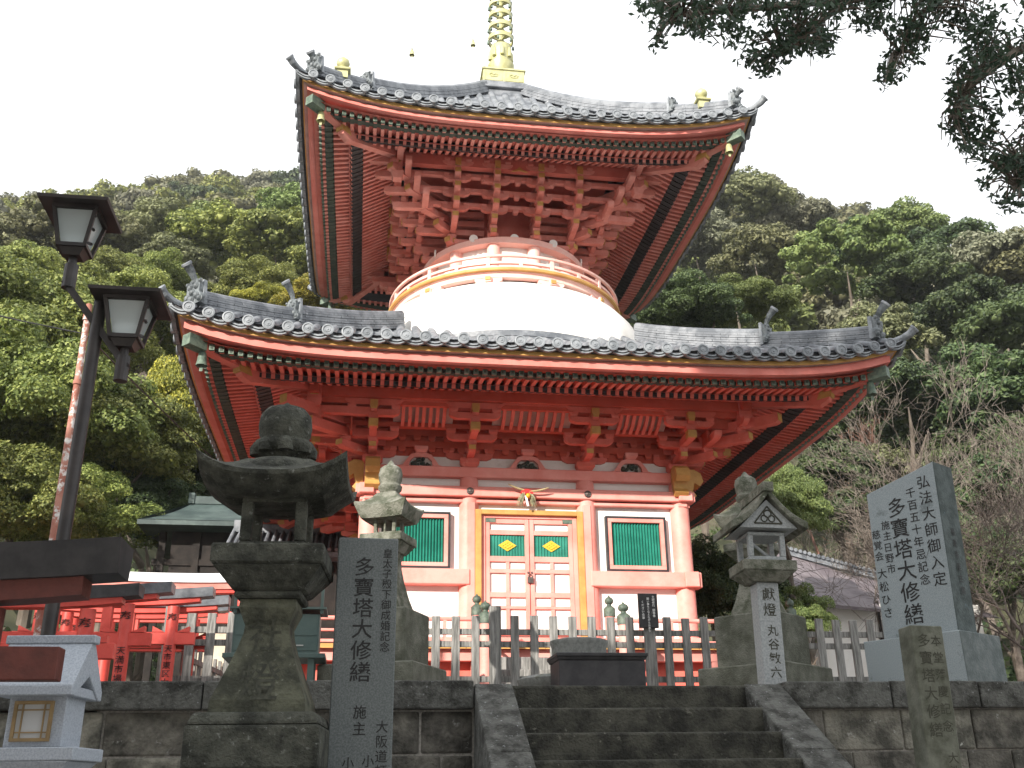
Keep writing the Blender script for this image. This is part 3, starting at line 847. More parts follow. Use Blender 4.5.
for i in range(12):
    t = R(15 + 30*i)
    M = Matrix.Rotation(t + math.pi/2, 4, 'Z'); q = MB(M)
    q.box(-0.06, 0.06, -2.40, -1.9, 6.60, 6.70, 0); q.box(-0.05, 0.05, -2.42, -2.402, 6.62, 6.69, 1)
    larm(q, 0, -2.28, 6.60, 0.26, 0.09, 0.1, 0.05, 0)
    q.box(-0.045, 0.045, -2.34, -2.20, 6.50, 6.60, 1)
    for dx in (-0.2, 0.2): block(q, dx, -2.28, 6.69, 0.05, 0.03)
    o = len(mb.v); mb.v += q.v; mb.f += [tuple(j+o for j in f) for f in q.f]; mb.m += q.m
bal = mb.build('balcony', [PALEP, YEL], PG)
mb = MB()
mb.arc(2.30, 2.37, 6.872, 6.92, n=72); mb.arc(2.305, 2.36, 6.98, 7.03, n=72)
mb.tube([(2.36*math.cos(2*math.pi*i/72), 2.36*math.sin(2*math.pi*i/72), 7.14) for i in range(73)], 0.034, 8, cap=False)
for i in range(24):
    t = R(15*i); M = Matrix.Rotation(t, 4, 'Z'); q = MB(M); q.box(2.30, 2.37, -0.035, 0.035, 6.9, 7.13 if i % 2 else 7.0)
    o = len(mb.v); mb.v += q.v; mb.f += [tuple(j+o for j in f) for f in q.f]; mb.m += q.m
mb.build('balcony_railing', PALEP, bal)
# --- upper bracket work: four steps outwards from the ring to the square eave beam
mb = MB(); mb.lathe([(1.30, 7.9), (1.30, 9.6)], 40); mb.box(-1.9, 1.9, -1.9, 1.9, 9.2, 9.3); mb.build('bracket_core', VMD2, PG)
ST = [(1.62, 7.95), (1.80, 8.17), (1.98, 8.39), (2.16, 8.61), (2.32, 8.83)]
for M in SIDES:
    for x in (-1.20, -0.43, 0.43, 1.20):
        mb = MB(M)
        ys = math.sqrt(max(0.04, 1.6**2 - x*x))
        block(mb, x, -ys, 7.932, 0.11, 0.10)
        for i, (s, z) in enumerate(ST):
            s_end = max(s, ys) + 0.13 if i > 0 else ys + 0.22
            if s_end > ys:
                last = i in (2, 3)
                arm(mb, (x, -ys+0.5, z+0.0), (x, -(s_end + (0.10 if last else 0)), z - (0.05 if last else 0)), 0.125, 0.115, 0.06, 0, 1)
                block(mb, x, -(s_end-0.09), z+0.125, 0.07, 0.085)
                if i > 0:
                    larm(mb, x, -(s_end-0.09), z+0.20, 0.27 if i < 4 else 0.3, 0.10, 0.10)
                    for dx in (-0.21, 0.21): block(mb, x+dx, -(s_end-0.09), z+0.30, 0.055, 0.06)
        mb.box(x-0.055, x+0.055, -2.47, -2.30, 9.02, 9.17, 1)
        mb.build('bracket_cluster', [VM2, YEL], PG)
    mb = MB(M)
    for i, (s, z) in enumerate(ST[1:]):
        L = s + 0.08
        mb.box(-L, L, -s-0.05, -s+0.05, z+0.305-0.0, z+0.385)
        for k_ in range(7):
            block(mb, -L*0.9 + 1.8*L*k_/6, -s, z+0.22, 0.055, 0.08)
        for sx in (-1, 1):   # beam ends crossing past the corner
            arm(mb, (sx*(s-0.1), -s, z+0.20), (sx*(s+0.62), -s, z+0.17), 0.13, 0.12, 0.06)
    mb.build('bracket_tie_beam', VM2, PG)
    mb = MB(M)
    mb.box(-2.5, 2.5, -2.40, -2.26, 9.02, 9.28); mb.build('eave_beam', VMD2, PG)
    mb = MB(M)
    for i, (s, z) in enumerate(ST):
        e = (1.30, 1.55, 1.85, 2.15, 2.5)[i]
        arm(mb, (-0.9, -0.9, z), (-e, -e, z-(0.06 if i > 1 else 0)), 0.14, 0.14, 0.06, 0, 1)
        block(mb, -e+0.08, -e+0.08, z+0.13, 0.08, 0.085)
    mb.frustum(-2.36, -2.36, 8.64, 8.78, 0.08, 0.12, 0); mb.box(-2.45, -2.27, -2.45, -2.27, 8.78, 9.30, 0)
    mb.box(-2.41, -2.31, -2.465, -2.45, 8.98, 9.24, 1)
    mb.build('corner_bracket', [VM2, YEL], PG)
    mb = MB(M)
    for x in (-0.8, 0, 0.8):
        mb.poly([(x-0.16, -2.42, 8.98), (x-0.05, -2.42, 9.04), (x, -2.42, 9.09), (x+0.05, -2.42, 9.04), (x+0.16, -2.42, 8.98), (x, -2.42, 9.01)], (0, 0.03, 0), 0) if x == 0 else None
        q = math.sqrt(1.62**2-x*x*0.6)
        mb.lathe([(0.09, 0), (0.085, 0.03)], 14, (x, -q, 7.955), 1, M=Matrix.Rotation(math.pi/2, 4, 'X'))
    mb.build('carved_strut', [YEL, WHITE], PG)

# --- finial
mb = MB()
mb.box(-0.50, 0.50, -0.50, 0.50, 12.30, 12.47, 0); mb.box(-0.58, 0.58, -0.58, 0.58, 12.47, 12.53, 0); mb.box(-0.50, 0.50, -0.50, 0.50, 12.53, 12.70, 0)
mb.build('finial_base', TILE, PG, bevel=0.01)
mb = MB(); mb.box(-0.47, 0.47, -0.47, 0.47, 12.70, 13.06); mb.box(-0.50, 0.50, -0.50, 0.50, 13.03, 13.07)
for M in SIDES:
    q = MB(M)
    for x in (-0.235, 0.235):
        for a, b, c, d in ((-0.2, 0.2, 0.14, 0.15), (-0.2, 0.2, -0.15, -0.14), (-0.2, -0.19, -0.15, 0.15), (0.19, 0.2, -0.15, 0.15)):
            q.box(x+a, x+b, -0.478, -0.47, 12.875+c, 12.875+d)
        q.tube([(x-0.10, -0.475, 12.88), (x-0.05, -0.475, 12.92), (x, -0.475, 12.87), (x+0.04, -0.475, 12.91), (x+0.10, -0.475, 12.88)], 0.012, 5)
        q.tube([(x-0.08, -0.475, 12.84), (x, -0.475, 12.83), (x+0.09, -0.475, 12.85)], 0.010, 5)
    o = len(mb.v); mb.v += q.v; mb.f += [tuple(j+o for j in f) for f in q.f]; mb.m += q.m
fin = mb.build('finial', GOLD, PG)
mb = MB(); mb.lathe([(0.22, 13.07), (0.20, 13.2), (0.24, 13.3), (0.30, 13.42), (0.31, 13.52), (0.26, 13.56), (0.22, 13.6), (0.24, 13.75), (0.25, 14.0), (0.24, 14.05), (0.08, 14.08), (0.07, 17.8), (0.02, 18.0)], 28)
for i in range(8):
    t = 2*math.pi*i/8; mb.lathe([(0.05, 0), (0.045, 0.2), (0.01, 0.28)], 8, (0.25*math.cos(t), 0.25*math.sin(t), 13.68))
mb.build('lotus_bowl', GOLD, fin, smooth=50)
for i in range(9):
    z = 14.22 + 0.34*i; r = 0.30 - 0.008*i
    mb = MB(); mb.arc(r-0.03, r, z, z+0.11, n=36)
    for k in range(4):
        t = k*math.pi/2 + 0.4; mb.beam((0, 0, z+0.05), (r*math.cos(t), r*math.sin(t), z+0.05), 0.03, 0.04)
    mb.lathe([(0.10, z-0.10), (0.12, z-0.02), (0.09, z+0.02)], 16)
    rg = mb.build('finial_ring', GOLD, fin, smooth=30)
    mb = MB()
    for k in range(6):
        t = k*math.pi/3 + 0.2; mb.lathe([(0.030, -0.13), (0.026, -0.06), (0.008, -0.02)], 8, ((r+0.01)*math.cos(t), (r+0.01)*math.sin(t), z))
    mb.build('ring_bells', GCAP, rg)

# --- hanging wind bells
def bell(x, y, ztop, r, h, name_label, hang=0.10, m=None):
    t = thing('wind_bell', name_label, 'bell', (x, y, ztop-hang-h), group='wind bells of the pagoda', world=True)
    mb = MB(); prof = [(r*0.25, ztop-hang), (r*0.62, ztop-hang-h*0.06), (r*0.82, ztop-hang-h*0.3), (r*0.9, ztop-hang-h*0.65), (r*1.1, ztop-hang-h*0.95), (r*1.12, ztop-hang-h), (r*1.0, ztop-hang-h), (r*0.8, ztop-hang-h*0.7)]
    n = 24; vs = []; fs = []
    for i, (rr, z) in enumerate(prof):
        for k in range(n):
            a = 2*math.pi*k/n; dz = (0.16*h*abs(math.cos(2*a)) if i in (5, 6) else 0.0)
            vs.append((x+rr*math.cos(a), y+rr*math.sin(a), z + dz*0.9 - (0 if i in (5, 6) else 0)))
    for i in range(len(prof)-1):
        for k in range(n): fs.append((i*n+k, i*n+(k+1) % n, (i+1)*n+(k+1) % n, (i+1)*n+k))
    fs.append(tuple(range(n)))
    mb.add(vs, fs); mb.build('bell_body', m or GCAP, t, smooth=40)
    mb = MB(); mb.tube([(x, y, ztop), (x, y, ztop-hang)], r*0.12, 6); mb.tube([(x, y, ztop-hang*0.6), (x, y, ztop-hang*0.5)], r*0.35, 8)
    mb.build('hanger', m or GCAP, t)
    mb = MB(); mb.tube([(x, y, ztop-hang-h*0.4), (x, y, ztop-hang-h*1.05)], r*0.08, 6); mb.box(x-r*0.3, x+r*0.3, y-0.004, y+0.004, ztop-hang-h*1.3, ztop-hang-h*1.02)
    mb.build('clapper', m or GCAP, t)
bz = 4.13-0.27
bell(-5.08, -5.08, 3.82, 0.075, 0.24, 'green bronze wind bell hanging under the left front corner of the lower roof')
bell(5.08, -5.08, 3.82, 0.075, 0.24, 'green bronze wind bell hanging under the right front corner of the lower roof')
bell(-3.76, -3.76, 9.12, 0.07, 0.22, 'pale green wind bell hanging under the left front corner of the upper roof', m=GOLD)
bell(3.76, -3.76, 9.12, 0.07, 0.22, 'pale green wind bell hanging under the right front corner of the upper roof', m=GOLD)
bell(-3.76, 3.76, 9.12, 0.07, 0.22, 'dark wind bell under the left rear corner of the upper roof')
def chain_bell(x, y, z, label):
    bell(x, y, z, 0.05, 0.13, label, 0.06, GOLD)
DB = bpy.data.materials['dark_bronze']
pts = [Vector((-0.1, -0.1, 14.3)), Vector((-0.755, -0.9, 13.46)), Vector((-2.136, -1.8, 12.28)), Vector((-4.1, -4.1, 10.0))]
mb = MB()
for a, b in zip(pts, pts[1:]): mb.tube([a, (a+b)/2 - Vector((0, 0, 0.03)), b], 0.004, 4)
tag(mb.build('bell_chain', DB), 'thin dark chain strung from the gilded finial to the upper roof corner', 'chain')
chain_bell(-0.755, -0.9, 13.46, 'tiny wind bell on the chain, nearest to the gilded finial')
chain_bell(-2.136, -1.8, 12.28, 'tiny wind bell on the chain, farther left from the gilded finial')

# --- straw new year ornament on the beam over the door
t = thing('straw_ornament', 'straw new year ornament with red fan, orange and paper strips over the pagoda door', 'ornament', (-0.07, -2.86, 2.30))
mb = MB()
def rope(a, b, c, r):
    q = [Vector(a).lerp(Vector(b), k/5).lerp(Vector(b).lerp(Vector(c), k/5), k/5) for k in range(6)]
    for k in range(7):
        o = Vector((math.cos(k), math.sin(k*1.7)*0.7, math.sin(k)))*r*0.6
        mb.tube([p + o*(1 - 0.5*i/5) for i, p in enumerate(q)], [r*0.5]*5 + [r*0.15], 5)
rope((-0.09, -2.9, 2.44), (-0.28, -2.94, 2.46), (-0.53, -2.98, 2.56), 0.026); rope((-0.05, -2.9, 2.42), (0.18, -2.94, 2.40), (0.46, -2.98, 2.50), 0.024)
mb.build('rope', STRAW, t)
mb = MB()
rr = random.Random(5)
for side in (-1, 1):
    for k in range(26):
        x = -0.07 + side*rr.uniform(0.08, 0.2); z = 2.36
        mb.tube([(x*0.6-0.03, -2.90+rr.uniform(-0.03, 0.02), 2.40), (x, -2.9+rr.uniform(-0.05, 0.03), 2.25), (x+side*rr.uniform(-0.02, 0.07), -2.88+rr.uniform(-0.05, 0.02), 2.06+rr.uniform(-0.03, 0.05))], [0.008, 0.010, 0.003], 4, 0)
mb.build('straw_tassel', mat('dry_green_straw', (0.20, 0.21, 0.13), (0.38, 0.36, 0.22), 20, 0.9), t)
mb = MB(); mb.poly([(-0.07+0.16*math.cos(math.pi*k/8), -2.93, 2.36+0.11*math.sin(math.pi*k/8)) for k in range(9)], (0, 0.02, 0))
mb.build('red_fan', mat('crimson_paper', (0.55, 0.02, 0.02), rough=0.6), t)
mb = MB(); mb.lathe([(0.01, -0.06), (0.045, -0.045), (0.062, 0), (0.045, 0.045), (0.01, 0.055)], 16, (-0.045, -2.95, 2.30)); mb.build('orange', mat('bitter_orange', (0.75, 0.36, 0.02), rough=0.5), t, smooth=60)
mb = MB()
for dx, dz in ((-0.10, 0), (-0.085, -0.08), (-0.07, -0.15)): mb.poly([(dx-0.03, -2.96, 2.30+dz), (dx+0.02, -2.96, 2.29+dz), (dx+0.045, -2.965, 2.20+dz), (dx-0.01, -2.965, 2.19+dz)], (0, 0.004, 0))
mb.build('paper_streamer', mat('white_paper', (0.82, 0.82, 0.80), rough=0.8), t)

t.scale = (0.68, 0.8, 0.70); t.location = (-0.06, -2.84, 2.33)

# ================================================================== STONE STAIR AND RETAINING WALLS
RISE, TREAD = 0.198, 0.33
NST = 11
t = thing('stone_stair', 'dark stone stair climbing between sloping stone cheeks to the temple terrace', 'stair', (-0.4, -12.3, LOW))
for i in range(NST):
    mb = MB(); z1 = LAND - RISE*i; y = -10.3 - TREAD*i
    mb.box(-1.50, 0.60, y, y+TREAD+0.10, z1-RISE-0.02, z1)
    mb.build('step', STEPM, t, bevel=0.018, seg=2)
for s, x0, x1 in ((0, -1.745, -1.43), (1, 0.53, 0.86)):
    sl = RISE/TREAD
    n = 4; L = 3.66
    for i in range(n):
        ya = -10.26 - L*i/n; yb = -10.26 - L*(i+1)/n + 0.012
        top = lambda y: LAND + 0.02 + (y+10.26)*sl
        mb = MB()
        mb.poly([(x0, ya, top(ya)), (x0, yb, top(yb)), (x0, yb, max(LOW-0.1, top(yb)-0.8)), (x0, ya, max(LOW-0.1, top(ya)-0.8))], (x1-x0, 0, 0))
        mb.build('cheek_stone', COPING, t, bevel=0.015, seg=2)
def stone_wall(name, label, x0, x1, seed, y=-10.30):
    rr = random.Random(seed)
    t = thing(name, label, 'wall', ((x0+x1)/2, y, LOW))
    x = x0
    cp = MB()
    while x < x1 - 0.01:
        w = min(rr.uniform(0.75, 1.15), x1-x)
        if x1-x-w < 0.25: w = x1-x
        cp.box(x+0.005, x+w-0.005, y-0.06, y+0.32, LAND-0.185, LAND+0.03+rr.uniform(-0.006, 0.006))
        x += w
    cp.build('coping', COPING, t, bevel=0.012, seg=2)
    z = LAND-0.19; row = 0
    blocks = MB()
    while z > LOW:
        h = (0.33, 0.36, 0.32, 0.38, 0.35, 0.4)[row % 6]
        x = x0 - rr.uniform(0, 0.4)
        while x < x1:
            w = rr.uniform(0.38, 0.72)
            a, b = max(x, x0), min(x+w, x1)
            if b - a > 0.03:
                blocks.box(a+0.006, b-0.006, y+rr.uniform(-0.012, 0.012), y+0.3, z-h+0.006, z-0.006)
            x += w
        z -= h; row += 1
    blocks.build('block_courses', mat('lichen_wall_stone', (0.05, 0.048, 0.04), (0.20, 0.19, 0.16), 3.5, 0.95, 1.0, 35, c3=(0.33, 0.33, 0.31), spot=0.62, sscale=11, island=0.45) if 'lichen_wall_stone' not in bpy.data.materials else bpy.data.materials['lichen_wall_stone'], t, bevel=0.02, seg=2)
    bk = MB(); bk.box(x0, x1, y+0.05, y+0.28, LOW-0.1, LAND-0.2); bk.build('joint_fill', SOIL, t)
stone_wall('retaining_wall', 'mossy stone block wall left of the stair, behind the big stone lantern', -5.6, -1.75, 4)
stone_wall('retaining_wall', 'mossy stone block wall right of the stair, under the tall granite monument', 0.865, 7.5, 9)

# ================================================================== FENCES
def fence(label, xs, y, tall=(), x0=None, x1=None):
    t = thing('picket_fence', label, 'fence', (sum(xs)/len(xs), y, LAND))
    for i, x in enumerate(xs):
        mb = MB()
        if i in tall: mb.box(x-0.07, x+0.07, y-0.085, y+0.045, LAND, -0.01)
        else: mb.box(x-0.052, x+0.052, y-0.06, y-0.022, LAND+0.02, -0.13+random.uniform(-0.012, 0.012))
        mb.build('post' if i in tall else 'picket', WOODG, t, bevel=0.006)
    a = xs[0]-0.1 if x0 is None else x0; b = xs[-1]+0.1 if x1 is None else x1
    for z in (-0.32, -0.47, -0.89):
        mb = MB(); mb.box(a, b, y-0.02, y+0.03, z-0.035, z+0.035); mb.build('rail', WOODG, t)
fence('grey wooden picket fence in front of the pagoda steps, with one taller post', [-2.74+0.2465*i for i in range(20)], -6.0, tall=(7,))
fence('grey wooden picket fence right of the twin lanterns, in front of the white walled building', [2.32+0.236*i for i in range(13)], -6.0)
fence('grey wooden picket fence beside the red gates, with a taller end post', [-4.92+0.236*i for i in range(7)], -6.0, tall=(0,))
t = thing('picket_fence', 'weathered side fence running back behind the end post near the red gates', 'fence', (-4.75, -4.0, LAND))
for i in range(9):
    mb = MB(); mb.box(-4.8+0.03*i-0.02, -4.8+0.03*i+0.02, -5.7+0.25*i, -5.62+0.25*i, LAND, -0.45); mb.build('picket', WOODG, t)
mb = MB(); mb.beam((-4.8, -5.7, -0.6), (-4.55, -3.6, -0.6), 0.04, 0.06); mb.beam((-4.8, -5.7, -1.1), (-4.55, -3.6, -1.1), 0.04, 0.06); mb.build('rail', WOODG, t)

# ================================================================== STONE LANTERNS
def sq_roof(mb, cx, cy, ze, zt, half, top, lift, th, m=0, n=6, under=None):
    """square stone lantern roof: concave slopes, raised corners, tapered underside"""
    def ring(a, zf):
        r = []
        for k in range(4):
            for i in range(n):
                u = -1 + 2*i/n
                x, y = (u*a, -a)
                for _ in range(k): x, y = -y, x
                r.append((cx+x, cy+y, zf(abs(u))))
        return r
    rings = []
    ub = half*0.80 if under is None else under
    rings.append(ring(ub, lambda u: ze - th - 0.02 + lift*0.2*u**3))
    rings.append(ring(half*0.985, lambda u: ze + lift*0.85*u**3 - th*0.0))
    rings.append(ring(half, lambda u: ze + th*0.35 + lift*u**3))
    for v in (0.2, 0.4, 0.6, 0.8, 1.0):
        a = half + (top-half)*v
        rings.append(ring(a, lambda u, v=v: ze + th*0.35 + (zt-ze-th*0.35)*(0.55*v+0.45*v*v) + lift*(u**3)*(1-v)**2.2))
    N_ = 4*n
    vs = [p for r in rings for p in r]
    fs = []
    for i in range(len(rings)-1):
        for k in range(N_):
            fs.append((i*N_+k, i*N_+(k+1) % N_, (i+1)*N_+(k+1) % N_, (i+1)*N_+k))
    fs.append(tuple(reversed(range(N_)))); fs.append(tuple((len(rings)-1)*N_+k for k in range(N_)))
    mb.add(vs, fs, m)
def firebox(mb, cx, cy, z0, z1, a, post, sill, m=0):
    for sx in (-1, 1):
        for sy in (-1, 1):
            mb.box(min(cx+sx*a, cx+sx*(a-post)), max(cx+sx*a, cx+sx*(a-post)), min(cy+sy*a, cy+sy*(a-post)), max(cy+sy*a, cy+sy*(a-post)), z0+sill, z1-sill*0.8, m)
    mb.box(cx-a, cx+a, cy-a, cy+a, z0, z0+sill, m); mb.box(cx-a, cx+a, cy-a, cy+a, z1-sill*0.8, z1, m)
def big_lantern():
    X, Y_ = 0.0, 0.0
    t = thing('stone_lantern', 'large dark mossy stone lantern with round top in front of the left wall', 'stone lantern', (-3.215, -12.2, LOW), rz=R(-4), world=False)
    z = lambda w: w - LOW
    mb = MB()
    mb.lathe([(0.11, z(-0.14)), (0.13, z(-0.12)), (0.19, z(-0.08)), (0.205, z(-0.045)), (0.19, z(-0.01)), (0.15, z(0.0)), (0.15, z(0.015)), (0.168, z(0.05)), (0.175, z(0.11)), (0.165, z(0.18)), (0.13, z(0.225)), (0.08, z(0.245)), (0.03, z(0.25)), (0.02, z(0.275)), (0.004, z(0.285))], 28)
    for k in range(8):
        a = 2*math.pi*k/8 + 0.2; mb.lathe([(0.05, -0.05), (0.055, 0), (0.03, 0.04), (0.004, 0.05)], 10, (0.165*math.cos(a), 0.165*math.sin(a), z(-0.05)))
    mb.build('jewel_top', STONE_D, t, smooth=50)
    mb = MB(); sq_roof(mb, 0, 0, z(-0.345), z(-0.17), 0.455, 0.20, 0.125, 0.075, n=12, under=0.30)
    mb.lathe([(0.335, z(-0.33)), (0.33, z(-0.26)), (0.30, z(-0.205)), (0.24, z(-0.165)), (0.12, z(-0.135))], 28)
    mb.build('roof', STONE_D, t, smooth=35)
    mb = MB(); firebox(mb, 0, 0, z(-0.74), z(-0.42), 0.20, 0.07, 0.04); mb.build('firebox', STONE_D, t, bevel=0.008)
    mb = MB(); mb.box(-0.335, 0.335, -0.335, 0.335, z(-0.862), z(-0.74)); mb.frustum(0, 0, z(-1.0), z(-0.863), 0.21, 0.325); mb.box(-0.20, 0.20, -0.20, 0.20, z(-1.045), z(-1.0))
    mb.build('platform', STONE_D, t, bevel=0.012)
    mb = MB()
    prof = [(0.165, -1.05), (0.170, -1.10), (0.150, -1.15), (0.130, -1.20), (0.135, -1.25), (0.160, -1.34), (0.195, -1.44), (0.235, -1.55), (0.27, -1.64), (0.275, -1.71)]
    for (a, b), (c, d) in zip(prof, prof[1:]): mb.frustum(0, 0, z(d), z(b), c, a)
    ped = mb.build('pedestal', mat('mossy_pedestal_stone', (0.038, 0.040, 0.028), (0.105, 0.108, 0.075), 6, 0.95, 0.8, 40, c3=(0.18, 0.19, 0.155), spot=0.62, sscale=24), t)
    mb = MB(); mb.frustum(0, 0, z(-1.78), z(-1.71), 0.37, 0.34); mb.box(-0.375, 0.375, -0.375, 0.375, z(-2.02), z(-1.78)); mb.box(-0.5, 0.5, -0.5, 0.5, z(-2.5), z(-2.022)); mb.box(-0.65, 0.65, -0.65, 0.65, -0.02, z(-2.502))
    mb.build('base_block', STONE_D, t, bevel=0.02, seg=2)
    mb = MB()
    def tx(ch, x, zz, s, y):
        vs, fs = glyph(ch); mb.add([(x+(vx-0.5)*s, y - (zz+(vy-0.4)*s)*0 + yo(zz+(vy-0.4)*s), zz+(vy-0.4)*s) for vx, vy, _ in vs], fs)
    def yo(zz):
        w = zz + LOW
        for (a, b), (c, d) in zip(prof, prof[1:]):
            if d <= w <= b: return -(c + (a-c)*(w-d)/(b-d)) - 0.004
        return -0.28
    tx('社', 0.0, z(-1.26), 0.20, 0); tx('燈', 0.0, z(-1.53), 0.24, 0)
    mb.build('carved_characters', mat('worn_carving', (0.026, 0.028, 0.02), (0.06, 0.062, 0.045), 30, 0.9), ped)
big_lantern()

def terrace_lantern(label, X, Y_, rz, half_base):
    t = thing('stone_lantern', label, 'stone lantern', (X, Y_, LAND), rz=R(rz), group=None, world=False)
    z = lambda w: w - LAND
    mb = MB(); mb.lathe([(0.09, z(0.80)), (0.10, z(0.84)), (0.125, z(0.87)), (0.13, z(0.91)), (0.11, z(0.93)), (0.11, z(0.945)), (0.125, z(0.98)), (0.13, z(1.05)), (0.115, z(1.11)), (0.08, z(1.14)), (0.05, z(1.15)), (0.025, z(1.19)), (0.004, z(1.21))], 20)
    mb.build('jewel_top', STONE_M, t, smooth=50)
    mb = MB(); sq_roof(mb, 0, 0, z(0.62), z(0.83), 0.29, 0.10, 0.055, 0.08, n=8); mb.build('roof', STONE_M, t, smooth=35)
    mb = MB(); firebox(mb, 0, 0, z(0.36), z(0.56), 0.125, 0.04, 0.03); mb.box(-0.01, 0.01, -0.12, 0.12, z(0.385), z(0.54)); mb.build('firebox', STONE_M, t, bevel=0.005)
    mb = MB(); mb.box(-0.235, 0.235, -0.235, 0.235, z(0.27), z(0.36)); mb.frustum(0, 0, z(0.17), z(0.27), 0.15, 0.22); mb.build('platform', STONE_M, t, bevel=0.008)
    mb = MB()
    prof = [(0.13, 0.17), (0.11, 0.10), (0.115, 0.02), (0.14, -0.12), (0.18, -0.28), (0.22, -0.40), (0.22, -0.44)]
    for (a, b), (c, d) in zip(prof, prof[1:]): mb.frustum(0, 0, z(d), z(b), c, a)
    mb.build('pedestal', STONE_M, t)
    h = half_base
    mb = MB(); mb.box(-h*0.70, h*0.70, -h*0.70, h*0.70, z(-0.98), z(-0.44)); mb.build('base_block', STONE_K, t, bevel=0.015)
    mb = MB(); mb.box(-h, h, -h, h, z(-1.36), z(-0.982)); mb.build('lower_base_block', STONE_K, t, bevel=0.015)
terrace_lantern('slender mossy stone lantern behind the dark inscribed stele, left of the pagoda door', -2.42, -8.1, -24, 0.50)
terrace_lantern('mossy stone lantern half hidden behind the gable roofed lantern post', 1.62, -8.1, -50, 0.52)

# gable roofed lantern on a square post
t = thing('lantern_post', 'grey granite lantern with gabled roof on a square inscribed post right of the stair', 'stone lantern', (0.97, -9.82, LAND), rz=R(-3), world=False, tilt=(0, R(1.3)))
z = lambda w: w - LAND
mb = MB(); mb.box(-0.10, 0.10, -0.10, 0.10, 0, z(-0.42)); sh = mb.build('post', STONE_P, t, bevel=0.008)
mb = MB(); column_text(mb, '獻燈', 0.0, z(-0.47), 0.125, -0.1025, 1.1); column_text(mb, '丸谷敏六', 0.01, z(-0.80), 0.105, -0.1025, 1.15); mb.build('inscription', INKM, sh)
mb = MB(); mb.box(-0.25, 0.25, -0.23, 0.23, z(-0.33), z(-0.235)); mb.frustum(0, 0, z(-0.42), z(-0.331), 0.14, 0.24, 0, 0.14, 0.22); mb.build('platform', STONE_M, t, bevel=0.008)
mb = MB(); firebox(mb, 0, 0, z(-0.235), z(0.03), 0.175, 0.05, 0.04); mb.beam((-0.12, -0.1, z(-0.06)), (0.10, 0.0, z(-0.19)), 0.02, 0.03)
mb.build('firebox', STONE_P, t, bevel=0.006)
mb = MB()
def gable_roof(mb, hw, hd, ze, zp, th, curve=0.05, m=0):
    """gable facing the front: ridge runs front to back; slopes slightly concave"""
    n = 8
    for s in (-1, 1):
        prof_t, prof_b = [], []
        for i in range(n+1):
            u = i/n
            x = s*hw*(1-u); zz = ze + (zp-ze)*u - curve*math.sin(math.pi*u) 
            prof_t.append((x, zz+th)); prof_b.append((x, zz))
        P_ = [(x, -hd, zz) for x, zz in prof_t] + [(x, -hd, zz) for x, zz in reversed(prof_b)]
        mb.poly(P_, (0, 2*hd, 0), m)
gable_roof(mb, 0.355, 0.32, z(0.03), z(0.355), 0.070)
mb.box(-0.05, 0.05, -0.35, 0.35, z(0.375), z(0.465))
mb.build('gable_roof', STONE_M, t, bevel=0.006)
mb = MB(); mb.poly([(-0.27, -0.26, z(0.05)), (0.27, -0.26, z(0.05)), (0, -0.26, z(0.315))], (0, 0.52, 0)); g = mb.build('gable_panel', STONE_P, t)
mb = MB()
for a, b in (((-0.13, 0.09), (0.13, 0.09)), ((0.13, 0.09), (0, 0.25)), ((0, 0.25), (-0.13, 0.09))): mb.beam((a[0], -0.264, z(a[1])), (b[0], -0.264, z(b[1])), 0.01, 0.012)
for cx, cz, r in ((-0.035, 0.135, 0.03), (0.035, 0.135, 0.03), (0, 0.18, 0.035)): mb.tube([(cx+r*math.cos(a*0.7), -0.264, z(cz+r*math.sin(a*0.7))) for a in range(10)], 0.006, 5)
mb.build('carved_crest', INKM, g)

# ================================================================== INSCRIBED STONES
t = thing('inscribed_stele', 'dark grey upright stone slab with large carved characters between the big lantern and the stair', 'stele', (-2.64, -11.95, LOW), rz=R(2), world=False)
z = lambda w: w - LOW
mb = MB(); mb.box(-0.195, 0.195, -0.09, 0.09, 0, z(-0.585)); st = mb.build('slab', mat('dark_granite', (0.085, 0.10, 0.10), (0.15, 0.165, 0.165), 90, 0.7, 0.05, 90, c3=(0.20, 0.21, 0.21), spot=0.66, sscale=5), t, bevel=0.006)
mb = MB(); column_text(mb, '多寶塔大修繕', -0.02, z(-0.715), 0.130, -0.0925, 1.02, xs=1.05); column_text(mb, '皇太子殿下御成婚記念', 0.128, z(-0.655), 0.066, -0.0925, 1.01)
column_text(mb, '施主', -0.012, z(-1.64), 0.085, -0.0925, 1.15); column_text(mb, '大阪道頓堀', 0.128, z(-1.73), 0.078, -0.0925, 1.1)
column_text(mb, '小山', 0.05, z(-1.93), 0.075, -0.0925, 1.1); column_text(mb, '小川', -0.07, z(-1.94), 0.075, -0.0925, 1.1)
mb.build('inscription', INK, st)

t = thing('granite_monument', 'tall blue grey granite monument with black characters, on the right end of the terrace', 'monument', (3.16, -8.8, LAND), rz=R(-59), world=False)
mb = MB(); mb.box(-0.53, 0.53, -0.40, 0.40, 0, 0.60); mb.m = [0, 0, 0, 1, 1, 1]  # plinth sides get a darker granite that paints in their shade
mb.build('plinth', [STONE_B, mat('shaded_plinth_granite', (0.09, 0.11, 0.11), (0.15, 0.17, 0.17), 8, 0.9, 0.4, 40)], t, bevel=0.008)
mb = MB(); w, d = 0.41, 0.19
L_, H1, H0 = 0.05, 2.37, 2.19      # the slab leans a little to the right and its top is cut on a slant
mb.add([(-w, -d, 0.6), (w, -d, 0.6), (w, d, 0.6), (-w, d, 0.6), (-w+L_, -d, H0), (w+L_, -d, H1), (w+L_, d, H1), (-w+L_, d, H0)],
       [(0,3,2,1),(4,5,6,7),(0,1,5,4),(1,2,6,5),(2,3,7,6),(3,0,4,7)])
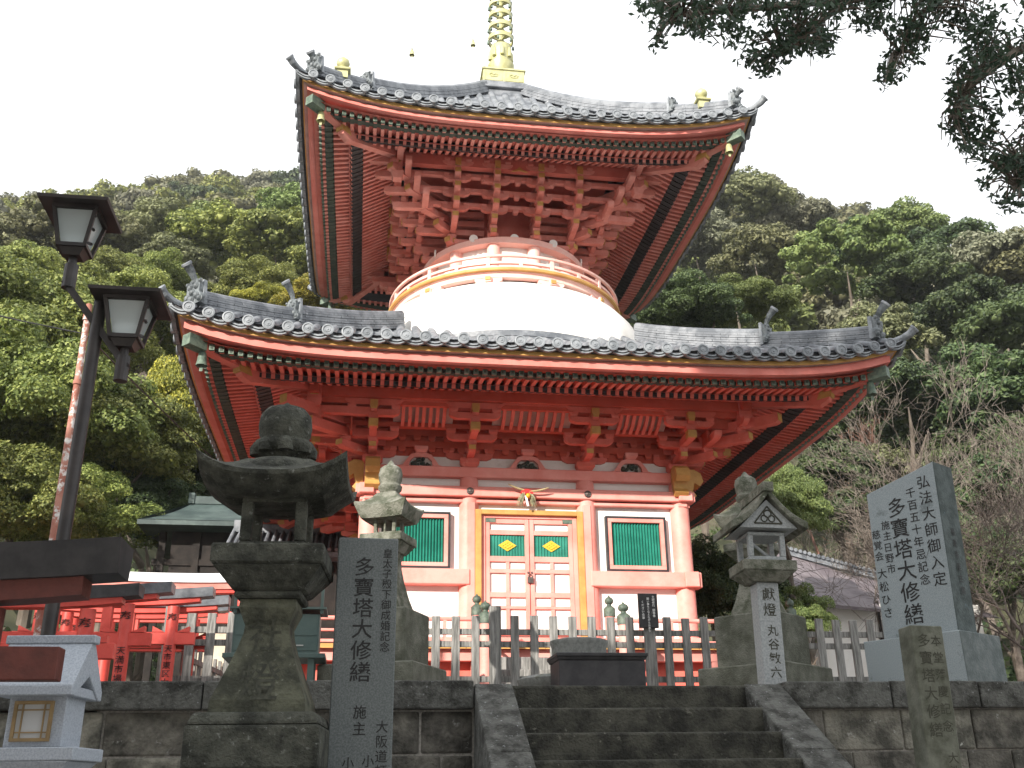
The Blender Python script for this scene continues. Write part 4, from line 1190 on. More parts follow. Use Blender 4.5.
mb.m = [1, 1, 0, 1, 1, 1]      # front in plain granite; other faces carry painted shade and blue sheen
sl = mb.build('slab', [STONE_B, mat('shaded_side_granite', (0.045, 0.06, 0.058), (0.085, 0.105, 0.105), 8, 0.9, 0.4, 40, c3=(0.13, 0.19, 0.24), spot=0.64, sscale=3)], t, bevel=0.006)
mb = MB(); yy = -d-0.003
column_text(mb, '弘法大師御入定', 0.315, 2.25, 0.15, yy, 1.14); column_text(mb, '千百五十年忌記念', 0.155, 2.15, 0.116, yy, 1.14)
column_text(mb, '多寶塔大修繕', -0.03, 2.08, 0.22, yy, 1.03); column_text(mb, '施主', -0.19, 1.86, 0.105, yy, 1.1); column_text(mb, '日野市', -0.20, 1.62, 0.105, yy, 1.1)
column_text(mb, '慈覚会', -0.315, 1.78, 0.105, yy, 1.12); column_text(mb, '大松ひさ', -0.315, 1.36, 0.115, yy, 1.2)
mb.build('inscription', INK, sl)
mb = MB()
for i in range(10): mb.box(w+0.003+L_*0.5, w+L_*0.5+0.006, -0.05+random.uniform(-0.02, 0.02), 0.05, 2.2-0.13*i, 2.25-0.13*i) if False else None
q = MB(Matrix.Translation((w+0.028, 0, 0)) @ Matrix.Rotation(math.pi/2, 4, 'Z')); column_text(q, '総本山根来寺座主書', 0, 2.05, 0.09, -0.004, 1.35)
q.build('side_inscription', INK, sl)

t = thing('inscribed_post', 'narrow mossy square stone post with faint carved characters in front of the right wall', 'stone post', (1.455, -11.42, LOW), rz=R(-2), world=False, tilt=(0, R(1.6)))
z = lambda w: w - LOW
mb = MB(); mb.box(-0.125, 0.125, -0.10, 0.10, 0, z(-1.04)); st = mb.build('shaft', mat('olive_stained_stone', (0.075, 0.08, 0.058), (0.155, 0.16, 0.13), 5, 0.95, 0.2, 60, c3=(0.26, 0.26, 0.22), spot=0.64, sscale=9), t, bevel=0.008)
mb = MB(); column_text(mb, '多寶塔大修繕', -0.035, z(-1.10), 0.105, -0.1025, 1.20); column_text(mb, '本堂落慶記念', 0.060, z(-1.11), 0.085, -0.1025, 1.42); column_text(mb, '大池', 0.065, z(-1.93), 0.08, -0.1025, 1.1)
mb.build('inscription', INKM, st)

# ================================================================== OFFERING BOX, WATER BASIN, SIGN, CABINET
t = thing('incense_box', 'black metal box with an overhanging lid at the top of the stair', 'box', (-0.52, -9.75, LAND))
mb = MB(); mb.box(-0.91, -0.12, -9.60, -9.17, LAND, -1.075); mb.build('body', BLK, t, bevel=0.006)
mb = MB(); mb.frustum(-0.515, -9.385, -1.075, -1.045, 0.40, 0.415, 0, 0.22, 0.235); mb.box(-0.935, -0.095, -9.63, -9.14, -1.045, -1.015); mb.build('lid', BLK, t, bevel=0.004)
t = thing('stone_basin', 'round grey stone basin standing behind the black box', 'basin', (-0.65, -8.75, LAND))
mb = MB(); mb.lathe([(0.18, LAND+0.1), (0.24, LAND+0.2), (0.265, -1.0), (0.27, -0.86), (0.285, -0.83), (0.285, -0.80), (0.25, -0.79), (0.24, -0.83), (0.22, -0.92)], 28, (-0.54, -8.75, 0)); mb.build('bowl', STONE_L, t, smooth=45)
mb = MB(); mb.lathe([(0.32, LAND), (0.34, LAND+0.06), (0.44, LAND+0.14), (0.46, LAND+0.19), (0.40, LAND+0.22), (0.2, LAND+0.24)], 28, (-0.70, -8.75, 0)); mb.build('foot', STONE_L, t, smooth=45)
t = thing('notice_board', 'small black board with white writing on a grey post in front of the fence', 'sign', (0.92, -6.2, LAND))
mb = MB(); mb.box(0.86, 1.0, -6.2, -6.15, LAND, -0.25); mb.build('post', WOODG, t)
mb = MB(); mb.box(0.79, 1.04, -6.24, -6.205, -0.29, 0.14); bd = mb.build('board', BLK, t, bevel=0.004)
mb = MB(); column_text(mb, '大師修行 御尊像', 0.985, 0.115, 0.036, -6.2425, 1.0); column_text(mb, '願い事をとなえながらお参り', 0.915, 0.09, 0.034, -6.2425, 0.98); column_text(mb, 'ください合掌', 0.845, 0.05, 0.036, -6.2425, 1.1)
mb.build('writing', mat('white_lettering', (0.8, 0.8, 0.78), rough=0.7), bd)
t = thing('fortune_cabinet', 'dark green metal cabinet on legs behind the big stone lantern', 'cabinet', (-3.46, -8.7, LAND))
CAB = mat('dark_green_metal', (0.05, 0.085, 0.08), (0.075, 0.115, 0.105), 3, 0.5, c3=(0.10, 0.12, 0.10), spot=0.66)
mb = MB(); mb.box(-3.86, -3.06, -8.75, -8.35, -0.93, -0.56); bo = mb.build('body', CAB, t, bevel=0.006)
mb = MB(); mb.box(-3.93, -2.99, -8.82, -8.30, -0.975, -0.932); mb.build('shelf', CAB, t, bevel=0.004)
for x in (-3.80, -3.12):
    for y in (-8.74, -8.38): mb = MB(); mb.box(x-0.03, x+0.03, y-0.03, y+0.03, LAND, -0.977); mb.build('leg', CAB, t)
mb = MB()
for a, b, c, d in ((-3.84, -3.48, -0.90, -0.78), (-3.44, -3.08, -0.90, -0.78), (-3.84, -3.48, -0.76, -0.58), (-3.44, -3.08, -0.76, -0.58)): mb.box(a, b, -8.757, -8.751, c, d)
dr = mb.build('door_panels', CAB, bo)
mb = MB(); mb.box(-3.3, -3.2, -8.768, -8.758, -0.86, -0.85); mb.build('handle', mat('worn_metal', (0.5, 0.5, 0.48), rough=0.4, metal=0.6), dr)
mb = MB()
for k in range(5): mb.lathe([(0.028, 0), (0.02, 0.004)], 10, (-3.66+0.04*math.cos(k*1.257), -8.758, -0.67+0.04*math.sin(k*1.257)), M=Matrix.Rotation(math.pi/2, 4, 'X'))
mb.build('flower_crest', mat('ochre_enamel', (0.35, 0.28, 0.12), rough=0.5), dr)
mb = MB(); mb.box(-3.9, -3.0, -8.8, -8.3, -0.52, -0.50); mb.box(-3.87, -3.84, -8.78, -8.75, -0.56, -0.3); mb.box(-3.06, -3.03, -8.78, -8.75, -0.56, -0.3); mb.build('top_frame', CAB, t)

# ================================================================== TORII ROW (small votive gates), lower garden level
def torii(label, X, Y_, half, zk, ground, pr=0.075, rz=0.0, mats=None, kanji=None, nuki_dz=-0.34, names=None, over=0.46, kh=0.15, top=None):
    """gate centred at X; zk = height of the underside of the top beam"""
    t = thing('torii_gate', label, 'gate', (X, Y_, ground), rz=rz, world=False)
    m, dark = mats or (RED, TILED)
    H = zk - ground
    for s in (-1, 1):
        mb = MB(); mb.lathe([(pr*1.06, 0), (pr, H)], 18, (s*half, 0, 0)); pl = mb.build('pillar', m, t, smooth=True)
        if kanji:
            mb = MB()
            def ring_text(ch, zz, size):
                vs, fs = glyph(ch)
                mb.add([(s*half + (pr+0.010)*math.sin((vx-0.5)*size/pr), -(pr+0.010)*math.cos((vx-0.5)*size/pr), zz+(vy-0.4)*size) for vx, vy, _ in vs], fs)
            ring_text(kanji, H-0.13, pr*1.7)
            if names:
                zz = H-0.46
                for ch in names: ring_text(ch, zz, pr*1.25); zz -= pr*1.35
            mb.build('painted_characters', INK, pl)
    mb = MB(); mb.box(-half-over*0.62, half+over*0.62, -0.045, 0.045, H+nuki_dz-0.075, H+nuki_dz+0.055); mb.build('tie_beam', m, t, bevel=0.004)
    mb = MB()
    for s in ((-1, 1) if m is RED else ()):
        for q in (-1, 1): mb.poly([(s*half+q*(pr), -0.05, H+nuki_dz+0.057), (s*half+q*(pr+0.13), -0.05, H+nuki_dz+0.057), (s*half+q*(pr+0.13), -0.05, H+nuki_dz+0.12)], (0, 0.10, 0)) if q > 0 else mb.poly([(s*half+q*(pr), -0.05, H+nuki_dz+0.057), (s*half+q*(pr+0.13), -0.05, H+nuki_dz+0.12), (s*half+q*(pr+0.13), -0.05, H+nuki_dz+0.057)], (0, 0.10, 0))
    if mb.v: mb.build('wedge', m, t)
    def curved(za, zb_, e, y0, y1, m_):
        n = 12; vs = []; fs = []
        for i in range(n+1):
            u = -1 + 2*i/n; x = u*(half+over+e); c = 0.05*abs(u)**2.4
            for y, zz in ((-y0, za), (y0, za), (y1, zb_), (-y1, zb_)): vs.append((x, y, H+zz+c))
        for i in range(n):
            for q in range(4): fs.append((i*4+q, (i+1)*4+q, (i+1)*4+(q+1) % 4, i*4+(q+1) % 4))
        fs.append((0,1,2,3)); fs.append(tuple(n*4+q for q in (3,2,1,0)))
        mb = MB(); mb.add(vs, fs); return mb.build(m_[0], m_[1], t)
    curved(0.0, kh*0.42, -0.14, 0.07, 0.075, ('under_beam', m))
    curved(kh*0.42+0.002, kh*1.15, 0.0, 0.10, 0.13, ('top_beam', dark))
    if top is not None:
        curved(kh*1.16, kh*1.16+0.14, -0.05, 0.16, 0.10, ('metal_cap', top))
    mb = MB(); mb.box(-0.05, 0.05, -0.05, 0.05, H+nuki_dz+0.057, H-0.002); mb.build('centre_strut', m, t)
torii('nearest gate, heavy dark top beam and brown red tie beam, at the left edge', -4.90, -14.2, 0.72, -1.42, LOW, 0.075, mats=(REDD, BLK), nuki_dz=-0.21, over=0.52, kh=0.20)
lab = ['red votive gate with dark top beam, nearest of the row behind the granite lantern',
       'red votive gate second in the row, its top beam weathered grey',
       'red votive gate in the middle of the row beside the tall fence post',
       'red votive gate, fourth of the row', 'farthest red votive gate of the row, against the pale wall']
spots = [(-5.75, -9.5, 0.76, -0.66), (-5.70, -8.0, 0.70, -0.36), (-5.45, -6.9, 0.70, -0.20), (-5.42, -5.9, 0.72, -0.12), (-5.6, -4.8, 0.76, -0.02)]
nm = ['奉納大阪市北区', '天満市場太郎', '天市東区太', '昭和五十年吉', '堺市山田花']
for i, (x, y, h, zk) in enumerate(spots):
    torii(lab[i], x, y, h, zk, -2.35, 0.066, kanji='奉', names=nm[i], kh=0.14, mats=(RED, TILED if i == 0 else TILE), over=0.42)
WHC = mat('white_sheet_metal', (0.80, 0.81, 0.82), rough=0.3)
torii('larger red gate behind the row, top beam capped with bright white sheet metal', -5.3, -3.6, 0.9, 0.53, -2.35, 0.08, mats=(RED, PINK), over=0.55, kh=0.12, top=WHC)
torii('red gate seen low at the left edge, behind the pale granite lantern', -7.0, -7.0, 0.80, -0.75, -2.35, 0.075, rz=R(10), kanji='奉', names='納山本商店大', kh=0.14)
mb = MB(); mb.box(-5.1, -3.95, -3.4, -3.15, LAND-0.3, 0.06); tag(mb.build('pale_wall', mat('pale_stone_wall', (0.50, 0.46, 0.36), (0.62, 0.58, 0.47), 3, 0.9, 0.2, 20)), 'pale cream stone wall behind the left fence', 'wall')

# ================================================================== STREET LAMP
t = thing('street_lamp', 'dark brown lamp post with two square lanterns on a slanting arm', 'street lamp', (-4.33, -12.8, LOW))
LM = mat('dark_brown_metal', (0.018, 0.015, 0.015), (0.036, 0.030, 0.029), 6, 0.5, c3=(0.12, 0.10, 0.10), spot=0.68, sscale=30)
LG = bpy.data.materials.new('frosted_glass'); LG.use_nodes = True
b = LG.node_tree.nodes['Principled BSDF']; b.inputs['Base Color'].default_value = (0.50, 0.56, 0.56, 1); b.inputs['Roughness'].default_value = 0.25
b.inputs['Transmission Weight'].default_value = 0.35
mb = MB(); mb.tube([(-4.33, -12.8, LOW), (-4.33, -12.8, 0.71)], 0.038, 16); mb.build('pole', LM, t, smooth=True)
mb = MB(); mb.beam((-4.56, -12.8, 0.80), (-4.12, -12.8, 0.24), 0.04, 0.05, up=(0, 1, 0)); mb.build('arm', LM, t)
def lamp_head(x, zt, zb_):
    """zt: roof level, zb_: bottom of body"""
    mb = MB(); h = zt - zb_
    mb.tube([(x, -12.8, zb_-0.23), (x, -12.8, zb_-0.07)], 0.040, 14); mb.tube([(x, -12.8, zb_-0.07), (x, -12.8, zb_)], 0.026, 10)
    mb.frustum(x, -12.8, zb_-0.02, zb_+0.03, 0.05, 0.078)
    a0, a1 = 0.078, 0.125
    for sx in (-1, 1):
        for sy in (-1, 1):
            mb.beam((x+sx*a0, -12.8+sy*a0, zb_+0.03), (x+sx*a1, -12.8+sy*a1, zt), 0.022, 0.022, up=(0, 1, 0.2))
    for za, a in ((zb_+0.035, a0), (zt-0.012, a1)):
        for s in (-1, 1):
            mb.box(x-a, x+a, -12.8+s*a-0.012, -12.8+s*a+0.012, za-0.012, za+0.012); mb.box(x+s*a-0.012, x+s*a+0.012, -12.8-a, -12.8+a, za-0.012, za+0.012)
    hd = mb.build('lamp_head', LM, t)
    mb = MB(); mb.frustum(x, -12.8, zb_+0.045, zt-0.01, a0-0.012, a1-0.012); mb.build('glass', LG, hd)
    mb = MB(); mb.frustum(x, -12.8, zt, zt+0.02, 0.205, 0.21); mb.frustum(x, -12.8, zt+0.02, zt+0.07, 0.21, 0.05); mb.lathe([(0.045, zt+0.07), (0.045, zt+0.095), (0.02, zt+0.11)], 12, (x, -12.8, 0)); mb.build('lamp_roof', LM, hd)
    mb = MB()
    for a in range(0, 6, 2): mb.tube([(x+0.11+0.01*math.sin(a), -12.8-0.1, zt-0.05*a-0.05), (x+0.13, -12.8-0.12, zt-0.05*a-0.07)], 0.01, 6)
    mb.build('cable_clip', LM, hd)
lamp_head(-4.535, 1.275, 0.985); lamp_head(-4.150, 0.665, 0.385)

# ================================================================== PALE GRANITE LANTERN at the lower left
t = thing('granite_lantern', 'new pale granite lantern with gabled roof and small wood framed window, lower left corner', 'stone lantern', (-4.13, -13.3, LOW), rz=R(-6), world=False)
z = lambda w: w - LOW
mb = MB()
for (y0, y1) in ((-0.15, 0.15),):
    mb.poly([(-0.225, -0.20, z(-1.70)), (-0.225, -0.20, z(-1.655)), (-0.225, -0.02, z(-1.435)), (-0.225, 0.02, z(-1.435)), (-0.225, 0.20, z(-1.655)), (-0.225, 0.20, z(-1.70)), (-0.225, 0.16, z(-1.70)), (-0.225, 0, z(-1.60)), (-0.225, -0.16, z(-1.70))], (0.40, 0, 0))
mb.box(-0.24, 0.19, -0.035, 0.035, z(-1.445), z(-1.405))
mb.build('roof', GRAN, t, bevel=0.004)
mb = MB(); mb.box(-0.135, 0.13, -0.12, 0.12, z(-1.925), z(-1.66)); mb.box(-0.19, 0.165, -0.16, 0.16, z(-1.70), z(-1.655)); bdy = mb.build('body', GRAN, t, bevel=0.004)
mb = MB()
for a, b, c, d in ((-0.105, 0.075, -1.90, -1.885), (-0.105, 0.075, -1.735, -1.72), (-0.105, -0.09, -1.885, -1.735), (0.06, 0.075, -1.885, -1.735)): mb.box(a, b, -0.135, -0.12, z(c), z(d), 0)
for x in (-0.065, 0.035): mb.box(x-0.003, x+0.003, -0.13, -0.121, z(-1.885), z(-1.735), 0)
for q in (-1.86, -1.76): mb.box(-0.09, 0.06, -0.129, -0.121, z(q)-0.003, z(q)+0.003, 0)
mb.box(-0.09, 0.06, -0.123, -0.1205, z(-1.885), z(-1.735), 1)
mb.build('window', [mat('light_wood', (0.22, 0.15, 0.07), (0.29, 0.20, 0.09), 10, 0.7), mat('paper_pane', (0.45, 0.46, 0.46), rough=0.8)], bdy)
mb = MB(); mb.box(-0.23, 0.22, -0.2, 0.2, z(-1.985), z(-1.927)); mb.frustum(0, 0, z(-2.10), z(-1.987), 0.10, 0.20); mb.box(-0.09, 0.09, -0.09, 0.09, 0, z(-2.102)); mb.build('pedestal', GRAN, t, bevel=0.004)

# rusty flaking pole, wires
mb = MB(); mb.tube([(-5.52, -9.0, LOW), (-5.52, -9.0, -0.0), (-5.54, -9.0, 2.48)], [0.040, 0.036, 0.030], 12)
mb.lathe([(0.042, 2.3), (0.042, 2.36)], 12, (-5.54, -9, 0)); mb.lathe([(0.044, 1.6), (0.044, 1.64)], 12, (-5.53, -9, 0))
tag(mb.build('rusty_pole', mat('flaking_paint', (0.28, 0.10, 0.07), (0.42, 0.20, 0.15), 4, 0.8, 0.2, 30, c3=(0.62, 0.60, 0.58), spot=0.52, sscale=9), smooth=True), 'thin rusty pole with flaking pale paint behind the lamp post', 'pole')
mb = MB()
def wire(a, b, sag, r=0.007):
    a, b = Vector(a), Vector(b); mb.tube([a.lerp(b, k/10) - Vector((0,0,4*sag*(k/10)*(1-k/10))) for k in range(11)], r, 5)
wire((-12.0, -9.0, 4.2), (-5.53, -9.0, 2.15), 0.25); wire((-5.53, -9.0, 2.15), (-5.0, 6.0, 4.4), 0.10, 0.009)
tag(mb.build('overhead_wire', BLK), 'thin black wire sagging from the left edge past the rusty pole', 'wire')

# ================================================================== BUILDINGS BEHIND
def simple_hall(name, label, x0, x1, y0, y1, zg, ze, zr, roofm, wallm, over=0.6, hip=0.5, trim=None, ridge=True):
    t = thing(name, label, 'building', ((x0+x1)/2, (y0+y1)/2, zg))
    mb = MB(); mb.box(x0, x1, y0, y1, zg, ze+0.05, 0); w_ = mb.build('wall', wallm, t)
    mb = MB()
    n = 8; ym = (y0+y1)/2
    rows = []
    for s in (-1, 1):
        rows = []
        for i in range(n+1):
            v = i/n
            y = (y0-over if s < 0 else y1+over); y = y + (ym-y)*v
            zz = ze + (zr-ze)*(0.65*v+0.35*v*v)
            e = over*(1-v)*1.0 + 0.25*v + (-(x1-x0)*0.0)
            rows.append([(x0-e+hip*v, y, zz), (x1+e-hip*v, y, zz)])
        m2 = 30
        rows = [[(a[0]+(b[0]-a[0])*k/m2, a[1], a[2]) for k in range(m2+1)] for a, b in rows]
        mb.grid(rows if s < 0 else [r[::-1] for r in rows])
    e0 = [(x0-over, y0-over, ze), (x0-0.25+hip, ym, zr), (x0-over, y1+over, ze)]
    e1 = [(x1+over, y0-over, ze), (x1+0.25-hip, ym, zr), (x1+over, y1+over, ze)]
    mb.add(e0, [(0, 1, 2)]); mb.add(e1, [(0, 2, 1)])
    mb.box(x0-over, x1+over, y0-over, y1+over, ze-0.12, ze-0.01)
    rf = mb.build('roof', roofm, t)
    if ridge:
        mb = MB(); mb.box(x0-0.3+hip, x1+0.3-hip, ym-0.12, ym+0.12, zr-0.05, zr+0.16); mb.box(x0-0.36+hip, x0-0.2+hip, ym-0.15, ym+0.15, zr-0.05, zr+0.24); mb.build('ridge', roofm, rf, bevel=0.01)
    return t, w_, rf
COPPER = mat('aged_copper_roof', (0.030, 0.050, 0.048), (0.065, 0.095, 0.088), 2, 0.6, 0.1, 12, c3=(0.12, 0.17, 0.145), spot=0.62, sscale=4)
DWOOD = mat('dark_timber', (0.010, 0.008, 0.007), (0.024, 0.019, 0.016), 4, 0.9)
t, w_, rf = simple_hall('copper_roofed_hall', 'dark timber hall with a green copper roof behind the torii gates', -7.3, -4.3, 6.0, 9.0, LAND, 3.85, 4.85, COPPER, DWOOD, 0.7, 0.4)
mb = MB()
for x in (-7.5, -6.7, -5.9, -5.1): mb.box(x-0.08, x+0.08, 5.93, 6.02, LAND, 3.7)
mb.box(-7.7, -4.6, 5.95, 6.02, 2.9, 3.05); mb.build('timber_post', DWOOD, w_)
t, w_, rf = simple_hall('tiled_corridor', 'low corridor with grey tiled eaves behind the big stone lantern', -5.35, -3.0, 4.2, 5.6, LAND, 2.80, 3.5, TILE, DWOOD, 0.5, 0.0)
mb = MB()
for i in range(19): mb.tube([(-5.7+i*0.16, 3.68, 2.84), (-5.7+i*0.16, 4.9, 3.54)], 0.045, 8)
mb.build('cover_tiles', TILE, rf)
RFP = mat('purple_grey_roof', (0.12, 0.10, 0.11), (0.19, 0.165, 0.175), 2, 0.7, 0.1, 30)
t = thing('white_walled_building', 'low white walled building with a dull purple roof behind the right fence', 'building', (9.6, 5.5, LAND))
mb = MB(); mb.box(7.9, 12.2, 4.0, 8.0, LAND, 1.85); mb.build('wall', WHITE, t)
mb = MB(); mb.add([(7.55, 3.6, 1.80), (9.45, 3.6, 1.66), (9.75, 5.9, 3.0), (7.9, 5.9, 3.55), (7.55, 3.6, 1.72), (9.45, 3.6, 1.58)], [(0, 1, 2, 3), (4, 5, 1, 0)])
mb.add([(9.46, 3.8, 1.66), (12.6, 3.8, 1.5), (12.6, 5.9, 2.4), (9.76, 5.9, 2.98)], [(0, 1, 2, 3)]); rf = mb.build('roof', RFP, t)
mb = MB(); mb.beam((7.85, 5.92, 3.60), (12.6, 5.92, 2.42), 0.22, 0.16)
for i in range(40):
    p = Vector((7.85, 5.86, 3.68)).lerp(Vector((12.6, 5.86, 2.50)), i/39); mb.tube([p+Vector((0, -0.12, 0)), p+Vector((0, 0.12, 0))], 0.05, 8)
mb.build('ridge', TILE, rf)
mb = MB(); mb.box(9.5, 9.56, 3.93, 3.99, 0.9, 1.9); mb.build('downpipe', DWOOD, t)

# ================================================================== VEGETATION
CAM = Vector((-2.655, -18.573, -2.126))
def ray(u, v): return (fwd + rt2*((u-512)/993.65) - up2*((v-384)/993.65))
def at_d(u, v, d):
    """point at horizontal distance d in the direction of picture point (u, v)"""
    r = ray(u, v); return CAM + r*(d/math.hypot(r.x, r.y))
def at_Y(u, v, y):
    r = ray(u, v); return CAM + r*((y-CAM.y)/r.y)
def np_mesh(name, V, F, mats, mi=None, smooth=False):
    me = bpy.data.meshes.new(name)
    nv, nf, k = len(V), len(F), F.shape[1]
    me.vertices.add(nv); me.vertices.foreach_set('co', V.astype(np.float32).ravel())
    me.loops.add(nf*k); me.loops.foreach_set('vertex_index', F.astype(np.int32).ravel())
    me.polygons.add(nf); me.polygons.foreach_set('loop_start', np.arange(0, nf*k, k, dtype=np.int32))
    for m in mats: me.materials.append(m)
    if mi is not None: me.polygons.foreach_set('material_index', mi.astype(np.int32))
    if smooth: me.polygons.foreach_set('use_smooth', np.ones(nf, dtype=bool))
    me.update(calc_edges=True); me.validate()
    return me
def leaves(C, Nrm, size, aspect=0.55, jit=0.6, g=rng):
    """one diamond leaf per centre; returns vertices, quads"""
    n = len(C)
    N_ = Nrm + jit*g.normal(size=(n, 3)); N_ /= np.linalg.norm(N_, axis=1)[:, None] + 1e-9
    A = g.normal(size=(n, 3)); A -= (A*N_).sum(1)[:, None]*N_; A /= np.linalg.norm(A, axis=1)[:, None] + 1e-9
    B = np.cross(N_, A)
    s = size*(0.7+0.6*g.random((n, 1)))
    V = np.stack([C - A*s*0.5, C + B*s*aspect*0.5, C + A*s*0.5, C - B*s*aspect*0.5], 1).reshape(-1, 3)
    return V, np.arange(n*4).reshape(-1, 4)
_t = (1+5**0.5)/2
ICO_V = np.array([(-1,_t,0),(1,_t,0),(-1,-_t,0),(1,-_t,0),(0,-1,_t),(0,1,_t),(0,-1,-_t),(0,1,-_t),(_t,0,-1),(_t,0,1),(-_t,0,-1),(-_t,0,1)])/math.hypot(1, _t)
ICO_F = np.array([(0,11,5),(0,5,1),(0,1,7),(0,7,10),(0,10,11),(1,5,9),(5,11,4),(11,10,2),(10,7,6),(7,1,8),(3,9,4),(3,4,2),(3,2,6),(3,6,8),(3,8,9),(4,9,5),(2,4,11),(6,2,10),(8,6,7),(9,8,1)])
def sph(n, g=rng):
    v = g.normal(size=(n, 3)); return v/np.linalg.norm(v, axis=1)[:, None]
def crown_arrays(ncl, nleaf, lsize, seed, flat=0.85, clump=(0.20, 0.36), core=0.72, outr=(0.45, 0.82), aspect=0.55, jit=0.6):
    """unit crown: foliage clumps round a rough ellipsoid, leaves on the clumps' outsides, some gaps"""
    g = np.random.default_rng(seed)
    d = sph(ncl, g); d[:, 2] = np.abs(d[:, 2])*1.0 - 0.35*(g.random(ncl)); d /= np.linalg.norm(d, axis=1)[:, None]
    c = d*(outr[0] + (outr[1]-outr[0])*g.random((ncl, 1))); c[:, 2] *= flat
    r = clump[0] + (clump[1]-clump[0])*g.random(ncl)
    per = np.maximum(1, (nleaf*r**2/(r**2).sum()).astype(int))
    C, Nn = [], []
    for i in range(ncl):
        q = sph(per[i], g)
        q[:, 2] = np.where(q[:, 2] < -0.3, -q[:, 2]*g.random(per[i]), q[:, 2])
        q /= np.linalg.norm(q, axis=1)[:, None]
        rad = r[i]*(0.80 + 0.30*g.random((per[i], 1)))
        C.append(c[i] + q*rad*[1, 1, 0.8]); Nn.append(q + [0, 0, 0.35])
    C = np.concatenate(C); Nn = np.concatenate(Nn)
    V, F = leaves(C, Nn, lsize, aspect, jit, g)
    # small solid hearts so that a clump is not a hollow shell
    cv, cf = [], []
    for i in range(ncl):
        o = len(cv)*12
        cv.append(c[i] + ICO_V*(r[i]*core)*[1, 1, 0.8]*(0.85+0.3*g.random((12, 1)))); cf.append(ICO_F + o)
    return V, F, np.concatenate(cv), np.concatenate(cf)
def tri_as_quads(V, F, cv, cf):
    """merge quads and triangles: triangles become quads with a doubled midpoint"""
    o = len(V); mids = (cv[cf[:, 2]] + cv[cf[:, 0]])/2
    V2 = np.concatenate([V, cv, mids]); q = np.column_stack([cf + o, o + len(cv) + np.arange(len(cf))])
    return V2, np.concatenate([F, q])
L_BRIGHT = leafmat('bright_green_leaves', (0.105, 0.14, 0.030), (0.31, 0.34, 0.085))
L_YELLOW = leafmat('yellowing_leaves', (0.13, 0.14, 0.025), (0.42, 0.36, 0.05), nscale=1.2)
L_OLIVE = leafmat('olive_leaves', (0.095, 0.105, 0.045), (0.235, 0.24, 0.115))
L_DARK = leafmat('dark_evergreen_leaves', (0.032, 0.060, 0.022), (0.11, 0.155, 0.055))
L_GREY = leafmat('grey_green_leaves', (0.13, 0.14, 0.085), (0.28, 0.285, 0.19))
L_LIGHT = leafmat('light_green_leaves', (0.09, 0.135, 0.038), (0.25, 0.31, 0.10))
L_SHADE = leafmat('glossy_dark_leaves', (0.028, 0.055, 0.034), (0.07, 0.12, 0.075), trans=0.35)
def crown_mesh(name, *a, **k):
    V, F, cv, cf = crown_arrays(*a, **k)
    V, F = tri_as_quads(V, F, cv, cf)
    return np_mesh(name, V, F, [L_BRIGHT])
NEAR = [crown_mesh('crown', 120, 70000, 0.034, s, clump=(0.10, 0.22), core=0.22, outr=(0.30, 0.88)) for s in (1, 2, 3)]
MID = [crown_mesh('crown', 70, 15000, 0.062, s, clump=(0.12, 0.24), core=0.5, outr=(0.4, 0.85)) for s in (11, 12, 13, 14)]
FLUFF = [crown_mesh('crown', 75, 12000, 0.07, 21, clump=(0.10, 0.18), core=0.7, outr=(0.5, 0.95))]

def ridge_el(az):
    return np.interp(az, [-70, -40, -22, -18, -13, -9, -5, 5, 18, 24, 27.5, 31, 33, 36, 39, 50, 80], [22, 26, 27.6, 28.6, 30.6, 31.2, 31.6, 32, 32.6, 31.2, 29.2, 27.6, 26.2, 23.8, 21.4, 18, 14])
def d_start(az):
    return np.interp(az, [-60, -20, -14, -10, 30, 34, 60], [18, 22, 25, 33, 33, 24, 20])
def terr(x, y):
    dx, dy = x-CAM.x, y-CAM.y
    d = np.hypot(dx, dy); az = np.degrees(np.arctan2(dx, dy))
    d0 = d_start(az)
    k = np.clip((d-d0)/(165-d0), 0, None)
    e = ridge_el(az)*(1-np.exp(-k*4.2))/(1-math.exp(-4.2))
    zz = CAM.z + d*np.tan(np.radians(np.minimum(e, ridge_el(az))))
    far = np.clip(d-165, 0, None); zz = zz - far*0.9
    base = np.where(az < -10.5, -2.40, LAND-0.02)
    return np.where(d > d0, np.maximum(zz, base-0.3), base-0.3)
ND, NA = 70, 110
dd = np.concatenate([np.linspace(16, 60, 30), np.linspace(63, 165, 28), np.linspace(172, 300, 12)])
aa = np.radians(np.linspace(-68, 80, NA))
G1, G2 = np.meshgrid(dd, aa, indexing='ij')
TX = CAM.x + G1*np.sin(G2); TY = CAM.y + G1*np.cos(G2); TZ = terr(TX, TY)
TZ = TZ + np.where(G1 > 35, rng.normal(size=TZ.shape)*0.35, 0)
Vt = np.stack([TX, TY, TZ], -1).reshape(-1, 3)
ii, jj = np.meshgrid(np.arange(len(dd)-1), np.arange(NA-1), indexing='ij')
Ft = np.stack([ii*NA+jj, ii*NA+jj+1, (ii+1)*NA+jj+1, (ii+1)*NA+jj], -1).reshape(-1, 4)[:, ::-1]
HILLM = mat('hillside_undergrowth', (0.035, 0.04, 0.018), (0.085, 0.085, 0.045), 0.4, 1.0, 0.6, 2)
hill = bpy.data.objects.new('hillside', np_mesh('hillside', Vt, Ft, [HILLM], smooth=True)); COL.objects.link(hill); structure(hill)

